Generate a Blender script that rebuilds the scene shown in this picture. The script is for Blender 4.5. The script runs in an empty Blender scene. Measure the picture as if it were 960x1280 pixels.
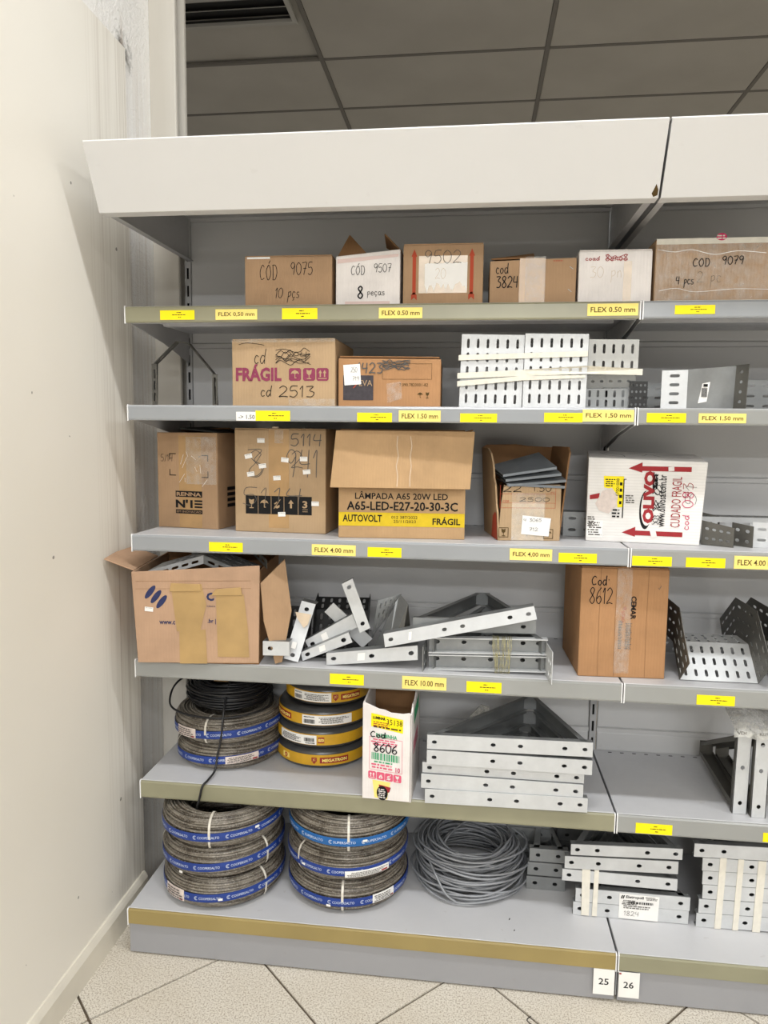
import bpy, bmesh, math, random
from mathutils import Vector, Matrix
random.seed(7)
SC = bpy.context.scene
COL = SC.collection
R = math.radians

# ------------------------------------------------------------------ camera, light, exposure
def make_camera():
    yaw, pitch, roll = 0.1207, -0.1043, 0.0112
    cy, sy, cp, sp = math.cos(yaw), math.sin(yaw), math.cos(pitch), math.sin(pitch)
    f = Vector((-sy*cp, cy*cp, sp)); r0 = Vector((cy, sy, 0)); u0 = r0.cross(f)
    r = math.cos(roll)*r0 + math.sin(roll)*u0
    u = -math.sin(roll)*r0 + math.cos(roll)*u0
    cd = bpy.data.cameras.new('camera'); co = bpy.data.objects.new('camera', cd); COL.objects.link(co)
    m = Matrix((r, u, -f)).transposed().to_4x4(); m.translation = Vector((0.8387, -1.6333, 1.3166))
    co.matrix_world = m
    cd.sensor_fit = 'VERTICAL'; cd.sensor_height = 32.0; cd.lens = 909.08/1280*32.0
    cd.clip_start = 0.02
    SC.camera = co
make_camera()
SC.view_settings.view_transform = 'Standard'; SC.view_settings.look = 'None'
SC.view_settings.gamma = 1; SC.view_settings.use_curve_mapping = False
SC.view_settings.exposure = 0.06
W_ = bpy.data.worlds.new('world'); SC.world = W_; W_.use_nodes = True
W_.node_tree.nodes['Background'].inputs[0].default_value = (1.0, 0.99, 0.97, 1)
W_.node_tree.nodes['Background'].inputs[1].default_value = 0.20

def lamp(name, loc, sx, sy, power, col=(0.975, 0.99, 1.0), rot=(0, 0, 0)):
    l = bpy.data.lights.new(name, 'AREA'); l.shape = 'RECTANGLE'; l.size = sx; l.size_y = sy
    l.energy = power; l.color = col
    o = bpy.data.objects.new(name, l); o.location = loc; o.rotation_euler = rot; COL.objects.link(o)
# recessed panels of the shop ceiling, in front of the shelves
lamp('ceiling_lamp', (0.9, -0.95, 3.40), 1.2, 0.15, 35)
lamp('ceiling_lamp', (3.4, -0.95, 3.40), 1.2, 0.15, 35)
lamp('ceiling_lamp', (0.9, -3.6, 3.40), 1.2, 0.4, 42)
lamp('ceiling_lamp', (3.4, -3.6, 3.40), 1.2, 0.4, 42)
lamp('ceiling_lamp', (1.6, -6.4, 3.40), 3.6, 0.6, 190)
lamp('ceiling_lamp', (1.6, -10.0, 3.40), 3.6, 0.6, 560)  # unseen far row, added to brighten the depths of the shelves
lamp('ceiling_lamp', (1.5, 5.8, 3.40), 2.4, 0.6, 52)   # unseen, added beyond the shelves to brighten the dim ceiling there

# ------------------------------------------------------------------ materials
def lin(c):
    c = c/255.0
    return c/12.92 if c <= 0.04045 else ((c+0.055)/1.055)**2.4
def rgb(r, g, b): return (lin(r), lin(g), lin(b), 1)
class Mat:
    def __init__(s, name, col, rough=0.6, metal=0.0, spec=0.5):
        s.m = bpy.data.materials.new(name); s.m.use_nodes = True; s.t = s.m.node_tree
        s.b = s.t.nodes['Principled BSDF']
        s.b.inputs['Base Color'].default_value = col; s.b.inputs['Roughness'].default_value = rough
        s.b.inputs['Metallic'].default_value = metal; s.b.inputs['Specular IOR Level'].default_value = spec
        s.col = col
        s.m.diffuse_color = col
    def n(s, t, **k):
        x = s.t.nodes.new(t)
        for a, v in k.items():
            if a.startswith('i_'): x.inputs[a[2:].replace('_', ' ')].default_value = v
            else: setattr(x, a, v)
        return x
    def l(s, a, b): s.t.links.new(a, b)
    def coord(s, scale=(1, 1, 1), kind='Object', rot=(0, 0, 0)):
        tc = s.n('ShaderNodeTexCoord'); mp = s.n('ShaderNodeMapping')
        mp.inputs['Scale'].default_value = scale; mp.inputs['Rotation'].default_value = rot
        s.l(tc.outputs[kind], mp.inputs['Vector']); return mp.outputs[0]
    def noise(s, vec, scale=5, detail=3, rough=0.5):
        n = s.n('ShaderNodeTexNoise'); n.inputs['Scale'].default_value = scale; n.inputs['Detail'].default_value = detail
        n.inputs['Roughness'].default_value = rough
        s.l(vec, n.inputs['Vector']); return n.outputs['Fac']
    def ramp(s, fac, stops):
        r = s.n('ShaderNodeValToRGB'); e = r.color_ramp.elements
        while len(e) > 1: e.remove(e[-1])
        e[0].position, e[0].color = stops[0][0], stops[0][1]
        for p, c in stops[1:]:
            q = e.new(p); q.color = c
        s.l(fac, r.inputs[0]); return r.outputs[0]
    def mix(s, fac, a, b, mode='MIX'):
        m = s.n('ShaderNodeMix', data_type='RGBA', blend_type=mode)
        for k, v in ((0, fac), (6, a), (7, b)):
            if hasattr(v, 'is_linked') or isinstance(v, bpy.types.NodeSocket): s.l(v, m.inputs[k])
            else: m.inputs[k].default_value = v
        return m.outputs[2]
    def math(s, op, a, b=0.0, clamp=False):
        m = s.n('ShaderNodeMath', operation=op, use_clamp=clamp)
        for k, v in ((0, a), (1, b)):
            if isinstance(v, bpy.types.NodeSocket): s.l(v, m.inputs[k])
            else: m.inputs[k].default_value = v
        return m.outputs[0]
    def base(s, o): s.l(o, s.b.inputs['Base Color'])
    def rough(s, o): s.l(o, s.b.inputs['Roughness'])
    def bump(s, h, strength=0.2, dist=0.002):
        b = s.n('ShaderNodeBump'); b.inputs['Strength'].default_value = strength; b.inputs['Distance'].default_value = dist
        s.l(h, b.inputs['Height']); s.l(b.outputs[0], s.b.inputs['Normal'])
def g(v): return (v, v, v, 1)
M = {}
def simple(k, col, rough=0.6, metal=0, spec=0.5, var=0.0, scale=20):
    m = Mat(k, col, rough, metal, spec)
    if var:
        f = m.noise(m.coord(), scale, 4)
        m.base(m.mix(m.ramp(f, [(0.3, g(0)), (0.7, g(1))]), tuple(c*(1-var) for c in col[:3])+(1,), tuple(min(1, c*(1+var)) for c in col[:3])+(1,)))
    M[k] = m.m; return m
def painted(k, col, rough=0.42, dirt=(0.25, 0.2, 0.15, 1), amount=0.25):
    m = Mat(k, col, rough)
    v = m.coord()
    f = m.noise(v, 3.5, 5, 0.6); f2 = m.noise(v, 60, 3)
    a = m.mix(m.ramp(f, [(0.35, g(0)), (0.8, g(1))]), col, tuple(c*(1-amount*0.5) for c in col[:3])+(1,))
    spots = m.ramp(m.noise(v, 38, 2), [(0.70, g(0)), (0.76, g(1))])
    m.base(m.mix(m.math('MULTIPLY', spots, amount), a, dirt))
    m.rough(m.ramp(f2, [(0.3, g(rough-0.08)), (0.7, g(rough+0.12))]))
    m.bump(f2, 0.05, 0.001)
    M[k] = m.m; return m
def cardboard(k, col, scale=1.0, corr='X', rib=0.10):
    m = Mat(k, col, 0.82, 0, 0.25)
    v = m.coord()
    f = m.noise(v, 7, 4, 0.6)
    c2 = tuple(c*0.80 for c in col[:3])+(1,); c3 = tuple(min(1, c*1.10) for c in col[:3])+(1,)
    base = m.ramp(f, [(0.3, c2), (0.55, col), (0.8, c3)])
    fib = m.noise(m.coord((40, 40, 400) if corr == 'Z' else (400, 40, 40)), 1, 2)
    base = m.mix(m.math('MULTIPLY', fib, 0.25), base, c2)
    w = m.n('ShaderNodeTexWave', wave_type='BANDS', bands_direction=corr)
    w.inputs['Scale'].default_value = 45; w.inputs['Distortion'].default_value = 0.3
    m.l(v, w.inputs['Vector'])
    m.base(m.mix(m.math('MULTIPLY', w.outputs['Fac'], rib), base, c2))
    m.bump(w.outputs['Fac'], 0.12, 0.001)
    M[k] = m.m; return m
def galv(k, col, rough=0.38, var=0.18, metal=0.75):
    m = Mat(k, col, rough, metal)
    v = m.coord()
    vo = m.n('ShaderNodeTexVoronoi'); vo.inputs['Scale'].default_value = 90; m.l(v, vo.inputs['Vector'])
    sp = m.mix(0.5, vo.outputs['Color'], g(0.5)); bw = m.n('ShaderNodeRGBToBW'); m.l(sp, bw.inputs[0])
    f = m.noise(v, 14, 4, 0.65)
    a = m.mix(m.ramp(f, [(0.3, g(0)), (0.75, g(1))]), tuple(c*(1-var) for c in col[:3])+(1,), tuple(min(1, c*(1+var*0.6)) for c in col[:3])+(1,))
    a = m.mix(m.math('MULTIPLY', bw.outputs[0], 0.22), a, tuple(c*0.7 for c in col[:3])+(1,))
    m.base(a)
    m.rough(m.ramp(f, [(0.2, g(rough-0.08)), (0.8, g(rough+0.15))]))
    M[k] = m.m; return m

simple('board_plain', rgb(160, 158, 152), 0.6)
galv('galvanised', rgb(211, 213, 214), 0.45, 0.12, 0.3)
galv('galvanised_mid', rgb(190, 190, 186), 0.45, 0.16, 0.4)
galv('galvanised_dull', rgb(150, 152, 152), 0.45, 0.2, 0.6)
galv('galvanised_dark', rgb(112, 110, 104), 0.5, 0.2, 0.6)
galv('black_steel', rgb(50, 50, 50), 0.5, 0.2, 0.4)
painted('shelf_paint', rgb(198, 198, 200), 0.40, amount=0.18)
painted('back_paint', rgb(208, 208, 208), 0.36, amount=0.08)
painted('kick_paint', rgb(152, 152, 155), 0.45, amount=0.12)
painted('header_paint', rgb(221, 220, 219), 0.45, amount=0.05)
painted('bracket_paint', rgb(182, 182, 183), 0.45, amount=0.10)
simple('rail_clear', rgb(150, 151, 148), 0.25, 0, 0.6, 0.05, 6)
simple('rail_bluegrey', rgb(150, 153, 156), 0.25, 0, 0.6, 0.05, 6)
simple('rail_olive', rgb(142, 139, 114), 0.3, 0, 0.6, 0.08, 6)
simple('rail_tan', rgb(152, 134, 84), 0.32, 0, 0.5, 0.10, 5)
simple('rail_cap', rgb(235, 235, 235), 0.35)
simple('slot_black', rgb(16, 16, 16), 0.8)
simple('tag_yellow', rgb(255, 232, 20), 0.5, 0, 0.3)
simple('tag_cream', rgb(250, 226, 128), 0.5, 0, 0.3, 0.04, 30)
simple('paper_white', rgb(240, 238, 234), 0.6, 0, 0.3, 0.03, 30)
simple('ink_black', rgb(24, 23, 24), 0.6, 0, 0.2)
simple('ink_brown', rgb(84, 66, 34), 0.7, 0, 0.2)
simple('ink_grey', rgb(96, 92, 88), 0.7, 0, 0.2)
simple('ink_wine', rgb(140, 62, 88), 0.7, 0, 0.2, 0.12, 120)
simple('ink_red', rgb(160, 50, 54), 0.7, 0, 0.2, 0.06, 80)
simple('ink_orange', rgb(176, 74, 50), 0.7, 0, 0.2)
simple('ink_magenta', rgb(200, 50, 100), 0.7, 0, 0.2)
simple('ink_pink', rgb(220, 96, 124), 0.7, 0, 0.2)
simple('ink_green', rgb(60, 160, 110), 0.7, 0, 0.2)
simple('ink_blue', rgb(50, 56, 92), 0.7, 0, 0.2, 0.15, 60)
simple('print_yellow', rgb(216, 186, 44), 0.7, 0, 0.2, 0.06, 60)
simple('print_navy', rgb(70, 66, 70), 0.7, 0, 0.2, 0.15, 90)
cardboard('card_brown', rgb(176, 144, 112))
cardboard('card_tan', rgb(184, 156, 122))
cardboard('card_lamp', rgb(190, 156, 116))
cardboard('card_orange', rgb(180, 136, 96))
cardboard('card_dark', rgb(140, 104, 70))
cardboard('card_pale', rgb(188, 154, 126))
cardboard('card_white', rgb(240, 234, 230))
cardboard('card_white_side', rgb(240, 237, 233), corr='Z', rib=0.45)
m = simple('packing_tape', rgb(178, 142, 96), 0.22, 0, 0.6, 0.12, 18)
simple('tape_pale', rgb(206, 186, 160), 0.2, 0, 0.6, 0.14, 25)
simple('tape_mustard', rgb(176, 144, 94), 0.35, 0, 0.5, 0.10, 14)
simple('masking_tape', rgb(226, 221, 208), 0.7, 0, 0.3, 0.06, 60)
simple('tape_pink', rgb(216, 190, 182), 0.3)
# translucent film
def film(k, col, alpha, rough=0.12):
    m = Mat(k, col, rough, 0, 0.8)
    f = m.noise(m.coord(), 45, 4, 0.7)
    m.l(m.ramp(f, [(0.35, g(alpha*0.35)), (0.7, g(min(1, alpha*1.9)))]), m.b.inputs['Alpha'])
    m.bump(f, 0.8, 0.004)
    M[k] = m.m
film('clear_film', rgb(225, 222, 215), 0.19)
film('milky_film', rgb(180, 178, 170), 0.55, 0.3)
film('string_film', rgb(188, 180, 130), 0.5, 0.35)

def cable(k, col, col2, rough=0.45):
    m = Mat(k, col, rough, 0, 0.5)
    v = m.coord(); f = m.noise(v, 26, 4, 0.7); f2 = m.noise(v, 240, 2, 0.6)
    a = m.ramp(f, [(0.3, col2), (0.6, col)])
    m.base(m.mix(m.ramp(f2, [(0.52, g(0)), (0.66, g(0.38))]), a, rgb(190, 185, 175)))
    M[k] = m.m
cable('cable_wrapped', rgb(128, 121, 110), rgb(70, 60, 48), 0.33)
cable('cable_wrapped_dark', rgb(74, 65, 54), rgb(46, 38, 30), 0.33)
simple('cable_grey', rgb(142, 144, 148), 0.42, 0, 0.5, 0.08, 30)
simple('cable_black', rgb(30, 30, 32), 0.4, 0, 0.5, 0.2, 60)
simple('roll_wrap', rgb(66, 66, 66), 0.28, 0, 0.6, 0.25, 26)
simple('roll_yellow', rgb(206, 158, 34), 0.4, 0, 0.5, 0.08, 30)
simple('band_blue', rgb(26, 58, 136), 0.35, 0, 0.5, 0.12, 40)
simple('band_blue_light', rgb(24, 96, 164), 0.35, 0, 0.5, 0.08, 40)
simple('band_violet', rgb(84, 88, 140), 0.35, 0, 0.5, 0.1, 40)
simple('roll_red', rgb(150, 32, 32), 0.45)
simple('tie_white', rgb(214, 208, 196), 0.35)
simple('paper_pinkish', rgb(222, 208, 200), 0.5, 0, 0.3, 0.1, 90)
simple('sheet_plate', rgb(128, 134, 140), 0.35, 0.5, 0.5, 0.08, 12)
simple('debris_dark', rgb(44, 38, 34), 0.9)

# walls, floor, ceiling
def wall_panel_mat():
    col = rgb(243, 239, 230)
    m = Mat('wall_cream_panel', col, 0.55, 0, 0.4)
    v = m.coord(); geo = m.n('ShaderNodeNewGeometry'); sx = m.n('ShaderNodeSeparateXYZ'); m.l(geo.outputs['Position'], sx.inputs[0])
    a = m.ramp(m.noise(v, 1.3, 3), [(0.3, rgb(236, 231, 220)), (0.7, col)])
    streak = m.ramp(m.noise(m.coord((1, 90, 0.5)), 1.0, 5, 0.75), [(0.46, g(0)), (0.66, g(1))])
    near = m.ramp(sx.outputs['Y'], [(0.0, g(0)), (1.0, g(1))])
    near = m.n('ShaderNodeMapRange'); near.inputs['From Min'].default_value = 0.02; near.inputs['From Max'].default_value = 0.24
    m.l(sx.outputs['Y'], near.inputs['Value'])
    fac = m.math('MULTIPLY', m.math('MULTIPLY', streak, near.outputs[0]), 0.45)
    a = m.mix(fac, a, rgb(150, 134, 112))
    lines = m.ramp(m.noise(m.coord((1, 120, 0.3)), 1.0, 3, 0.6), [(0.58, g(0)), (0.66, g(1))])
    a = m.mix(m.math('MULTIPLY', m.math('MULTIPLY', lines, near.outputs[0]), 0.5), a, rgb(128, 100, 70))
    sp = m.ramp(m.noise(m.coord((1, 1, 1)), 34, 1), [(0.80, g(0)), (0.81, g(1))])
    a = m.mix(m.math('MULTIPLY', sp, 0.7), a, rgb(70, 60, 50))
    m.base(a); m.bump(m.noise(v, 4, 2), 0.05, 0.01)
    M['wall_cream'] = m.m
wall_panel_mat()
def rough_wall_mat():
    col = rgb(246, 244, 240)
    m = Mat('wall_rough_plaster', col, 0.85, 0, 0.3)
    v = m.coord(); geo = m.n('ShaderNodeNewGeometry'); sx = m.n('ShaderNodeSeparateXYZ'); m.l(geo.outputs['Position'], sx.inputs[0])
    st = m.ramp(m.noise(m.coord((1, 60, 0.7)), 1.0, 5, 0.75), [(0.45, g(0)), (0.65, g(1))])
    zr = m.n('ShaderNodeMapRange'); zr.inputs['From Min'].default_value = 2.40; zr.inputs['From Max'].default_value = 2.2
    m.l(sx.outputs['Z'], zr.inputs['Value'])
    a = m.mix(m.math('MULTIPLY', m.math('MULTIPLY', st, zr.outputs[0]), 0.25), col, rgb(176, 150, 116))
    # mould patch in the corner above the panel end
    vd = m.n('ShaderNodeVectorMath', operation='DISTANCE'); vd.inputs[1].default_value = (-0.082, 0.26, 2.30); m.l(geo.outputs['Position'], vd.inputs[0])
    nz = m.noise(v, 30, 4, 0.7)
    dd = m.math('ADD', vd.outputs['Value'], m.math('MULTIPLY', m.math('SUBTRACT', nz, 0.5), 0.16))
    blot = m.ramp(dd, [(0.0, g(0.85)), (0.05, g(0))])
    a = m.mix(blot, a, rgb(74, 66, 58))
    yd = m.math('ABSOLUTE', m.math('SUBTRACT', sx.outputs['Y'], 0.252)); nn = m.noise(m.coord((1, 30, 9)), 3, 4, 0.7)
    crust = m.math('MULTIPLY', m.ramp(m.math('ADD', yd, m.math('MULTIPLY', nn, 0.02)), [(0.012, g(0.75)), (0.022, g(0))]), zr.outputs[0])
    a = m.mix(crust, a, rgb(150, 118, 80))
    m.base(a)
    m.bump(m.noise(v, 90, 4, 0.7), 0.9, 0.006)
    M['wall_rough'] = m.m
rough_wall_mat()
def column_mat():
    col = rgb(200, 196, 187)
    m = Mat('column_paint', col, 0.6, 0, 0.3)
    v = m.coord((8, 8, 0.7)); m.base(m.ramp(m.noise(v, 2.0, 4), [(0.35, rgb(192, 187, 177)), (0.7, col)]))
    M['column_paint'] = m.m
column_mat()
m = Mat('floor_tile', rgb(222, 216, 204), 0.38, 0, 0.5)
v = m.coord()
sp = m.ramp(m.noise(v, 260, 3, 0.7), [(0.40, rgb(166, 154, 138)), (0.50, rgb(218, 212, 200)), (0.7, rgb(228, 222, 211))])
big = m.ramp(m.noise(v, 5, 4), [(0.35, g(0)), (0.8, g(0.35))])
m.base(m.mix(big, sp, rgb(186, 172, 150)))
M['floor_tile'] = m.m
simple('grout', rgb(96, 84, 70), 0.9)
m = Mat('ceiling_tile', rgb(200, 196, 188), 0.9, 0, 0.2)
m.base(m.ramp(m.noise(m.coord(), 2.0, 3), [(0.3, rgb(190, 186, 178)), (0.7, rgb(202, 198, 190))]))
M['ceiling_tile'] = m.m
simple('ceiling_bar', rgb(130, 126, 120), 0.7)
simple('vent_dark', rgb(24, 24, 24), 0.7)
simple('vent_metal', rgb(190, 188, 182), 0.4)
simple('baseboard_paint', rgb(224, 218, 204), 0.5, 0, 0.4, 0.06, 8)

# ------------------------------------------------------------------ mesh building
class MB:
    def __init__(s): s.v = []; s.f = []
    def add(s, vs, fs):
        o = len(s.v); s.v += [tuple(x) for x in vs]; s.f += [tuple(i+o for i in f) for f in fs]; return s
    def box(s, x0, y0, z0, x1, y1, z1):
        return s.add([(x0, y0, z0), (x1, y0, z0), (x1, y1, z0), (x0, y1, z0), (x0, y0, z1), (x1, y0, z1), (x1, y1, z1), (x0, y1, z1)],
                     [(0, 3, 2, 1), (4, 5, 6, 7), (0, 1, 5, 4), (1, 2, 6, 5), (2, 3, 7, 6), (3, 0, 4, 7)])
    def slab(s, pts, n):          # polygon pts extruded by vector n
        n = Vector(n); k = len(pts); P = [Vector(p) for p in pts]
        return s.add([tuple(p) for p in P] + [tuple(p+n) for p in P],
                     [tuple(range(k))[::-1], tuple(range(k, 2*k))] + [(i, (i+1) % k, k+(i+1) % k, k+i) for i in range(k)])
    def tube(s, pts, r, n=6, closed=False):
        P = [Vector(p) for p in pts]; k = len(P); vs = []; up = Vector((0.13, 0.21, 0.97))
        for i, p in enumerate(P):
            a = P[(i-1) % k] if (closed or i > 0) else p; b = P[(i+1) % k] if (closed or i < k-1) else p
            t = (b-a).normalized(); e = t.cross(up)
            if e.length < 1e-4: e = t.cross(Vector((1, 0, 0)))
            e.normalize(); w = e.cross(t)
            for j in range(n):
                q = 2*math.pi*j/n; vs.append(tuple(p + e*(r*math.cos(q)) + w*(r*math.sin(q))))
        fs = []
        for i in range(k if closed else k-1):
            for j in range(n):
                fs.append((i*n+j, i*n+(j+1) % n, ((i+1) % k)*n+(j+1) % n, ((i+1) % k)*n+j))
        if not closed: fs += [tuple(range(n)), tuple(range((k-1)*n, k*n))[::-1]]
        return s.add(vs, fs)
    def perf(s, A, B, C, D, us, vs, hw, hh, t=0.0015, rr=None):
        """plate with real rounded holes on the quad A-B-C-D; us/vs hole centres as fractions"""
        A, B, C, D = (Vector(q) for q in (A, B, C, D))
        Lu = ((B-A).length+(C-D).length)/2; Lv = ((D-A).length+(C-B).length)/2
        N = (B-A).cross(D-A).normalized()*t
        if rr is None: rr = min(hw, hh)
        bu = [0]+[(us[i]+us[i+1])/2 for i in range(len(us)-1)]+[1] if us else [0, 1]
        bv = [0]+[(vs[i]+vs[i+1])/2 for i in range(len(vs)-1)]+[1] if vs else [0, 1]
        def P(u, v): return A*(1-u)*(1-v)+B*u*(1-v)+C*u*v+D*(1-u)*v
        idx = {}; V = []; F = []
        def vid(u, v):
            k = (round(u, 5), round(v, 5))
            if k not in idx: idx[k] = len(V); p = P(u, v); V.append(tuple(p)); V.append(tuple(p+N))
            return idx[k]
        holes = bool(us and vs)
        for i in range(len(bu)-1):
            for j in range(len(bv)-1):
                c = [vid(bu[i], bv[j]), vid(bu[i+1], bv[j]), vid(bu[i+1], bv[j+1]), vid(bu[i], bv[j+1])]
                if not holes:
                    F += [(c[3], c[2], c[1], c[0]), tuple(x+1 for x in c)]; continue
                cu, cv = us[i], vs[j]; au, av = hw/Lu, hh/Lv; ru, rv = rr/Lu, rr/Lv; pts = []
                for (sx, sy, a0) in ((-1, -1, 180), (1, -1, 270), (1, 1, 0), (-1, 1, 90)):
                    q = []
                    for a in (0, 45, 90):
                        th = R(a0+a); q.append(vid(cu+sx*(au-ru)+ru*math.cos(th), cv+sy*(av-rv)+rv*math.sin(th)))
                    pts.append(q)
                for k in range(4):
                    q = pts[k]; nq = pts[(k+1) % 4]
                    fs = [(c[k], q[1], q[0]), (c[k], q[2], q[1]), (c[k], c[(k+1) % 4], nq[0], q[2])]
                    for f in fs:
                        F.append(tuple(x+1 for x in f)); F.append(tuple(reversed(f)))
                    for a, b in ((q[0], q[1]), (q[1], q[2]), (q[2], nq[0])):
                        if a != b: F.append((b, a, a+1, b+1))
        for i in range(len(bu)-1):
            a, b = vid(bu[i], 0), vid(bu[i+1], 0); F.append((a, b, b+1, a+1))
            a, b = vid(bu[i], 1), vid(bu[i+1], 1); F.append((b, a, a+1, b+1))
        for j in range(len(bv)-1):
            a, b = vid(0, bv[j]), vid(0, bv[j+1]); F.append((b, a, a+1, b+1))
            a, b = vid(1, bv[j]), vid(1, bv[j+1]); F.append((a, b, b+1, a+1))
        F = [tuple(dict.fromkeys(f)) for f in F]
        return s.add(V, [f for f in F if len(f) > 2])
def fr(n, m=0.06): return [m+(1-2*m)*(i+0.5)/n for i in range(n)]

def obj(name, mb, mat, parent=None, loc=None, bevel=0, smooth=False, label=None, seg=2, solid=0):
    me = bpy.data.meshes.new(name); me.from_pydata(mb.v, [], mb.f); me.validate()
    me.materials.append(M[mat] if isinstance(mat, str) else mat)
    if smooth:
        for p in me.polygons: p.use_smooth = True
    o = bpy.data.objects.new(name, me); COL.objects.link(o)
    if parent: o.parent = parent
    if loc: o.location = loc
    if bevel:
        b = o.modifiers.new('bevel', 'BEVEL'); b.width = bevel; b.segments = seg; b.limit_method = 'ANGLE'; b.angle_limit = R(40)
    if label: o['label'] = label
    return o
def thing(name, label, cat, loc=(0, 0, 0), rz=0, group=None, rot=None):
    o = bpy.data.objects.new(name, None); COL.objects.link(o); o.empty_display_size = 0.05
    o.location = loc; o.rotation_euler = rot if rot else (0, 0, rz)
    o['label'] = label; o['category'] = cat
    if group: o['group'] = group
    return o
def struct(o): o['kind'] = 'structure'; return o
def cbox(x0, y0, z0, x1, y1, z1): return MB().box(x0, y0, z0, x1, y1, z1)

# ---- flat writing. a "face" maps (u, v) in metres to 3-D with a small lift
def front(y=0.0): return lambda u, v, l: (u, y-l, v)
_tc = {}
def text2d(body, bold=0.0):
    key = (body, bold)
    if key in _tc: return _tc[key]
    c = bpy.data.curves.new('t', 'FONT'); c.body = body; c.size = 1; c.resolution_u = 2; c.offset = bold
    o = bpy.data.objects.new('t', c); COL.objects.link(o)
    dg = bpy.context.evaluated_depsgraph_get()
    me = bpy.data.meshes.new_from_object(o.evaluated_get(dg))
    vs = [(v.co.x, v.co.y) for v in me.vertices]; fs = [tuple(p.vertices) for p in me.polygons]
    bpy.data.objects.remove(o); bpy.data.curves.remove(c); bpy.data.meshes.remove(me)
    _tc[key] = (vs, fs); return vs, fs
def write(parent, body, u0, u1, v0, v1, mat='ink_black', face=None, bold=0.0, lift=0.0009, rot=0, name='lettering', skew=0, mb=None):
    """printed text filling the box u0..u1, v0..v1 (rot: text turned 90 or -90 degrees inside it)"""
    face = face or front()
    vs, fs = text2d(body, bold)
    if not vs: return None
    x0 = min(p[0] for p in vs); x1 = max(p[0] for p in vs); y0 = min(p[1] for p in vs); y1 = max(p[1] for p in vs)
    out = []
    for x, y in vs:
        a = (x-x0)/(x1-x0+1e-9); b = (y-y0)/(y1-y0+1e-9)
        if rot == 90: a, b = 1-b, a
        elif rot == -90: a, b = b, 1-a
        elif rot == 180: a, b = 1-a, 1-b
        out.append(face(u0+(u1-u0)*a, v0+(v1-v0)*b+skew*(u0+(u1-u0)*a), lift))
    if mb is not None: mb.add(out, fs); return mb
    return obj(name, MB().add(out, fs), mat, parent)
def polys(parent, name, plist, mat, face=None, lift=0.0007, label=None):
    face = face or front(); mb = MB()
    for p in plist: mb.add([face(u, v, lift) for u, v in p], [tuple(range(len(p)))])
    return obj(name, mb, mat, parent, label=label)
def rect(u0, v0, u1, v1): return [(u0, v0), (u1, v0), (u1, v1), (u0, v1)]
def rrect(cx, cy, w, h, a): 
    c, s = math.cos(R(a)), math.sin(R(a))
    return [(cx+x*c-y*s, cy+x*s+y*c) for x, y in ((-w/2, -h/2), (w/2, -h/2), (w/2, h/2), (-w/2, h/2))]
def ell(cx, cy, a, b, rot=0, n=20):
    c, s = math.cos(R(rot)), math.sin(R(rot))
    return [(cx+a*math.cos(t)*c-b*math.sin(t)*s, cy+a*math.cos(t)*s+b*math.sin(t)*c) for t in (2*math.pi*i/n for i in range(n))]

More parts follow.
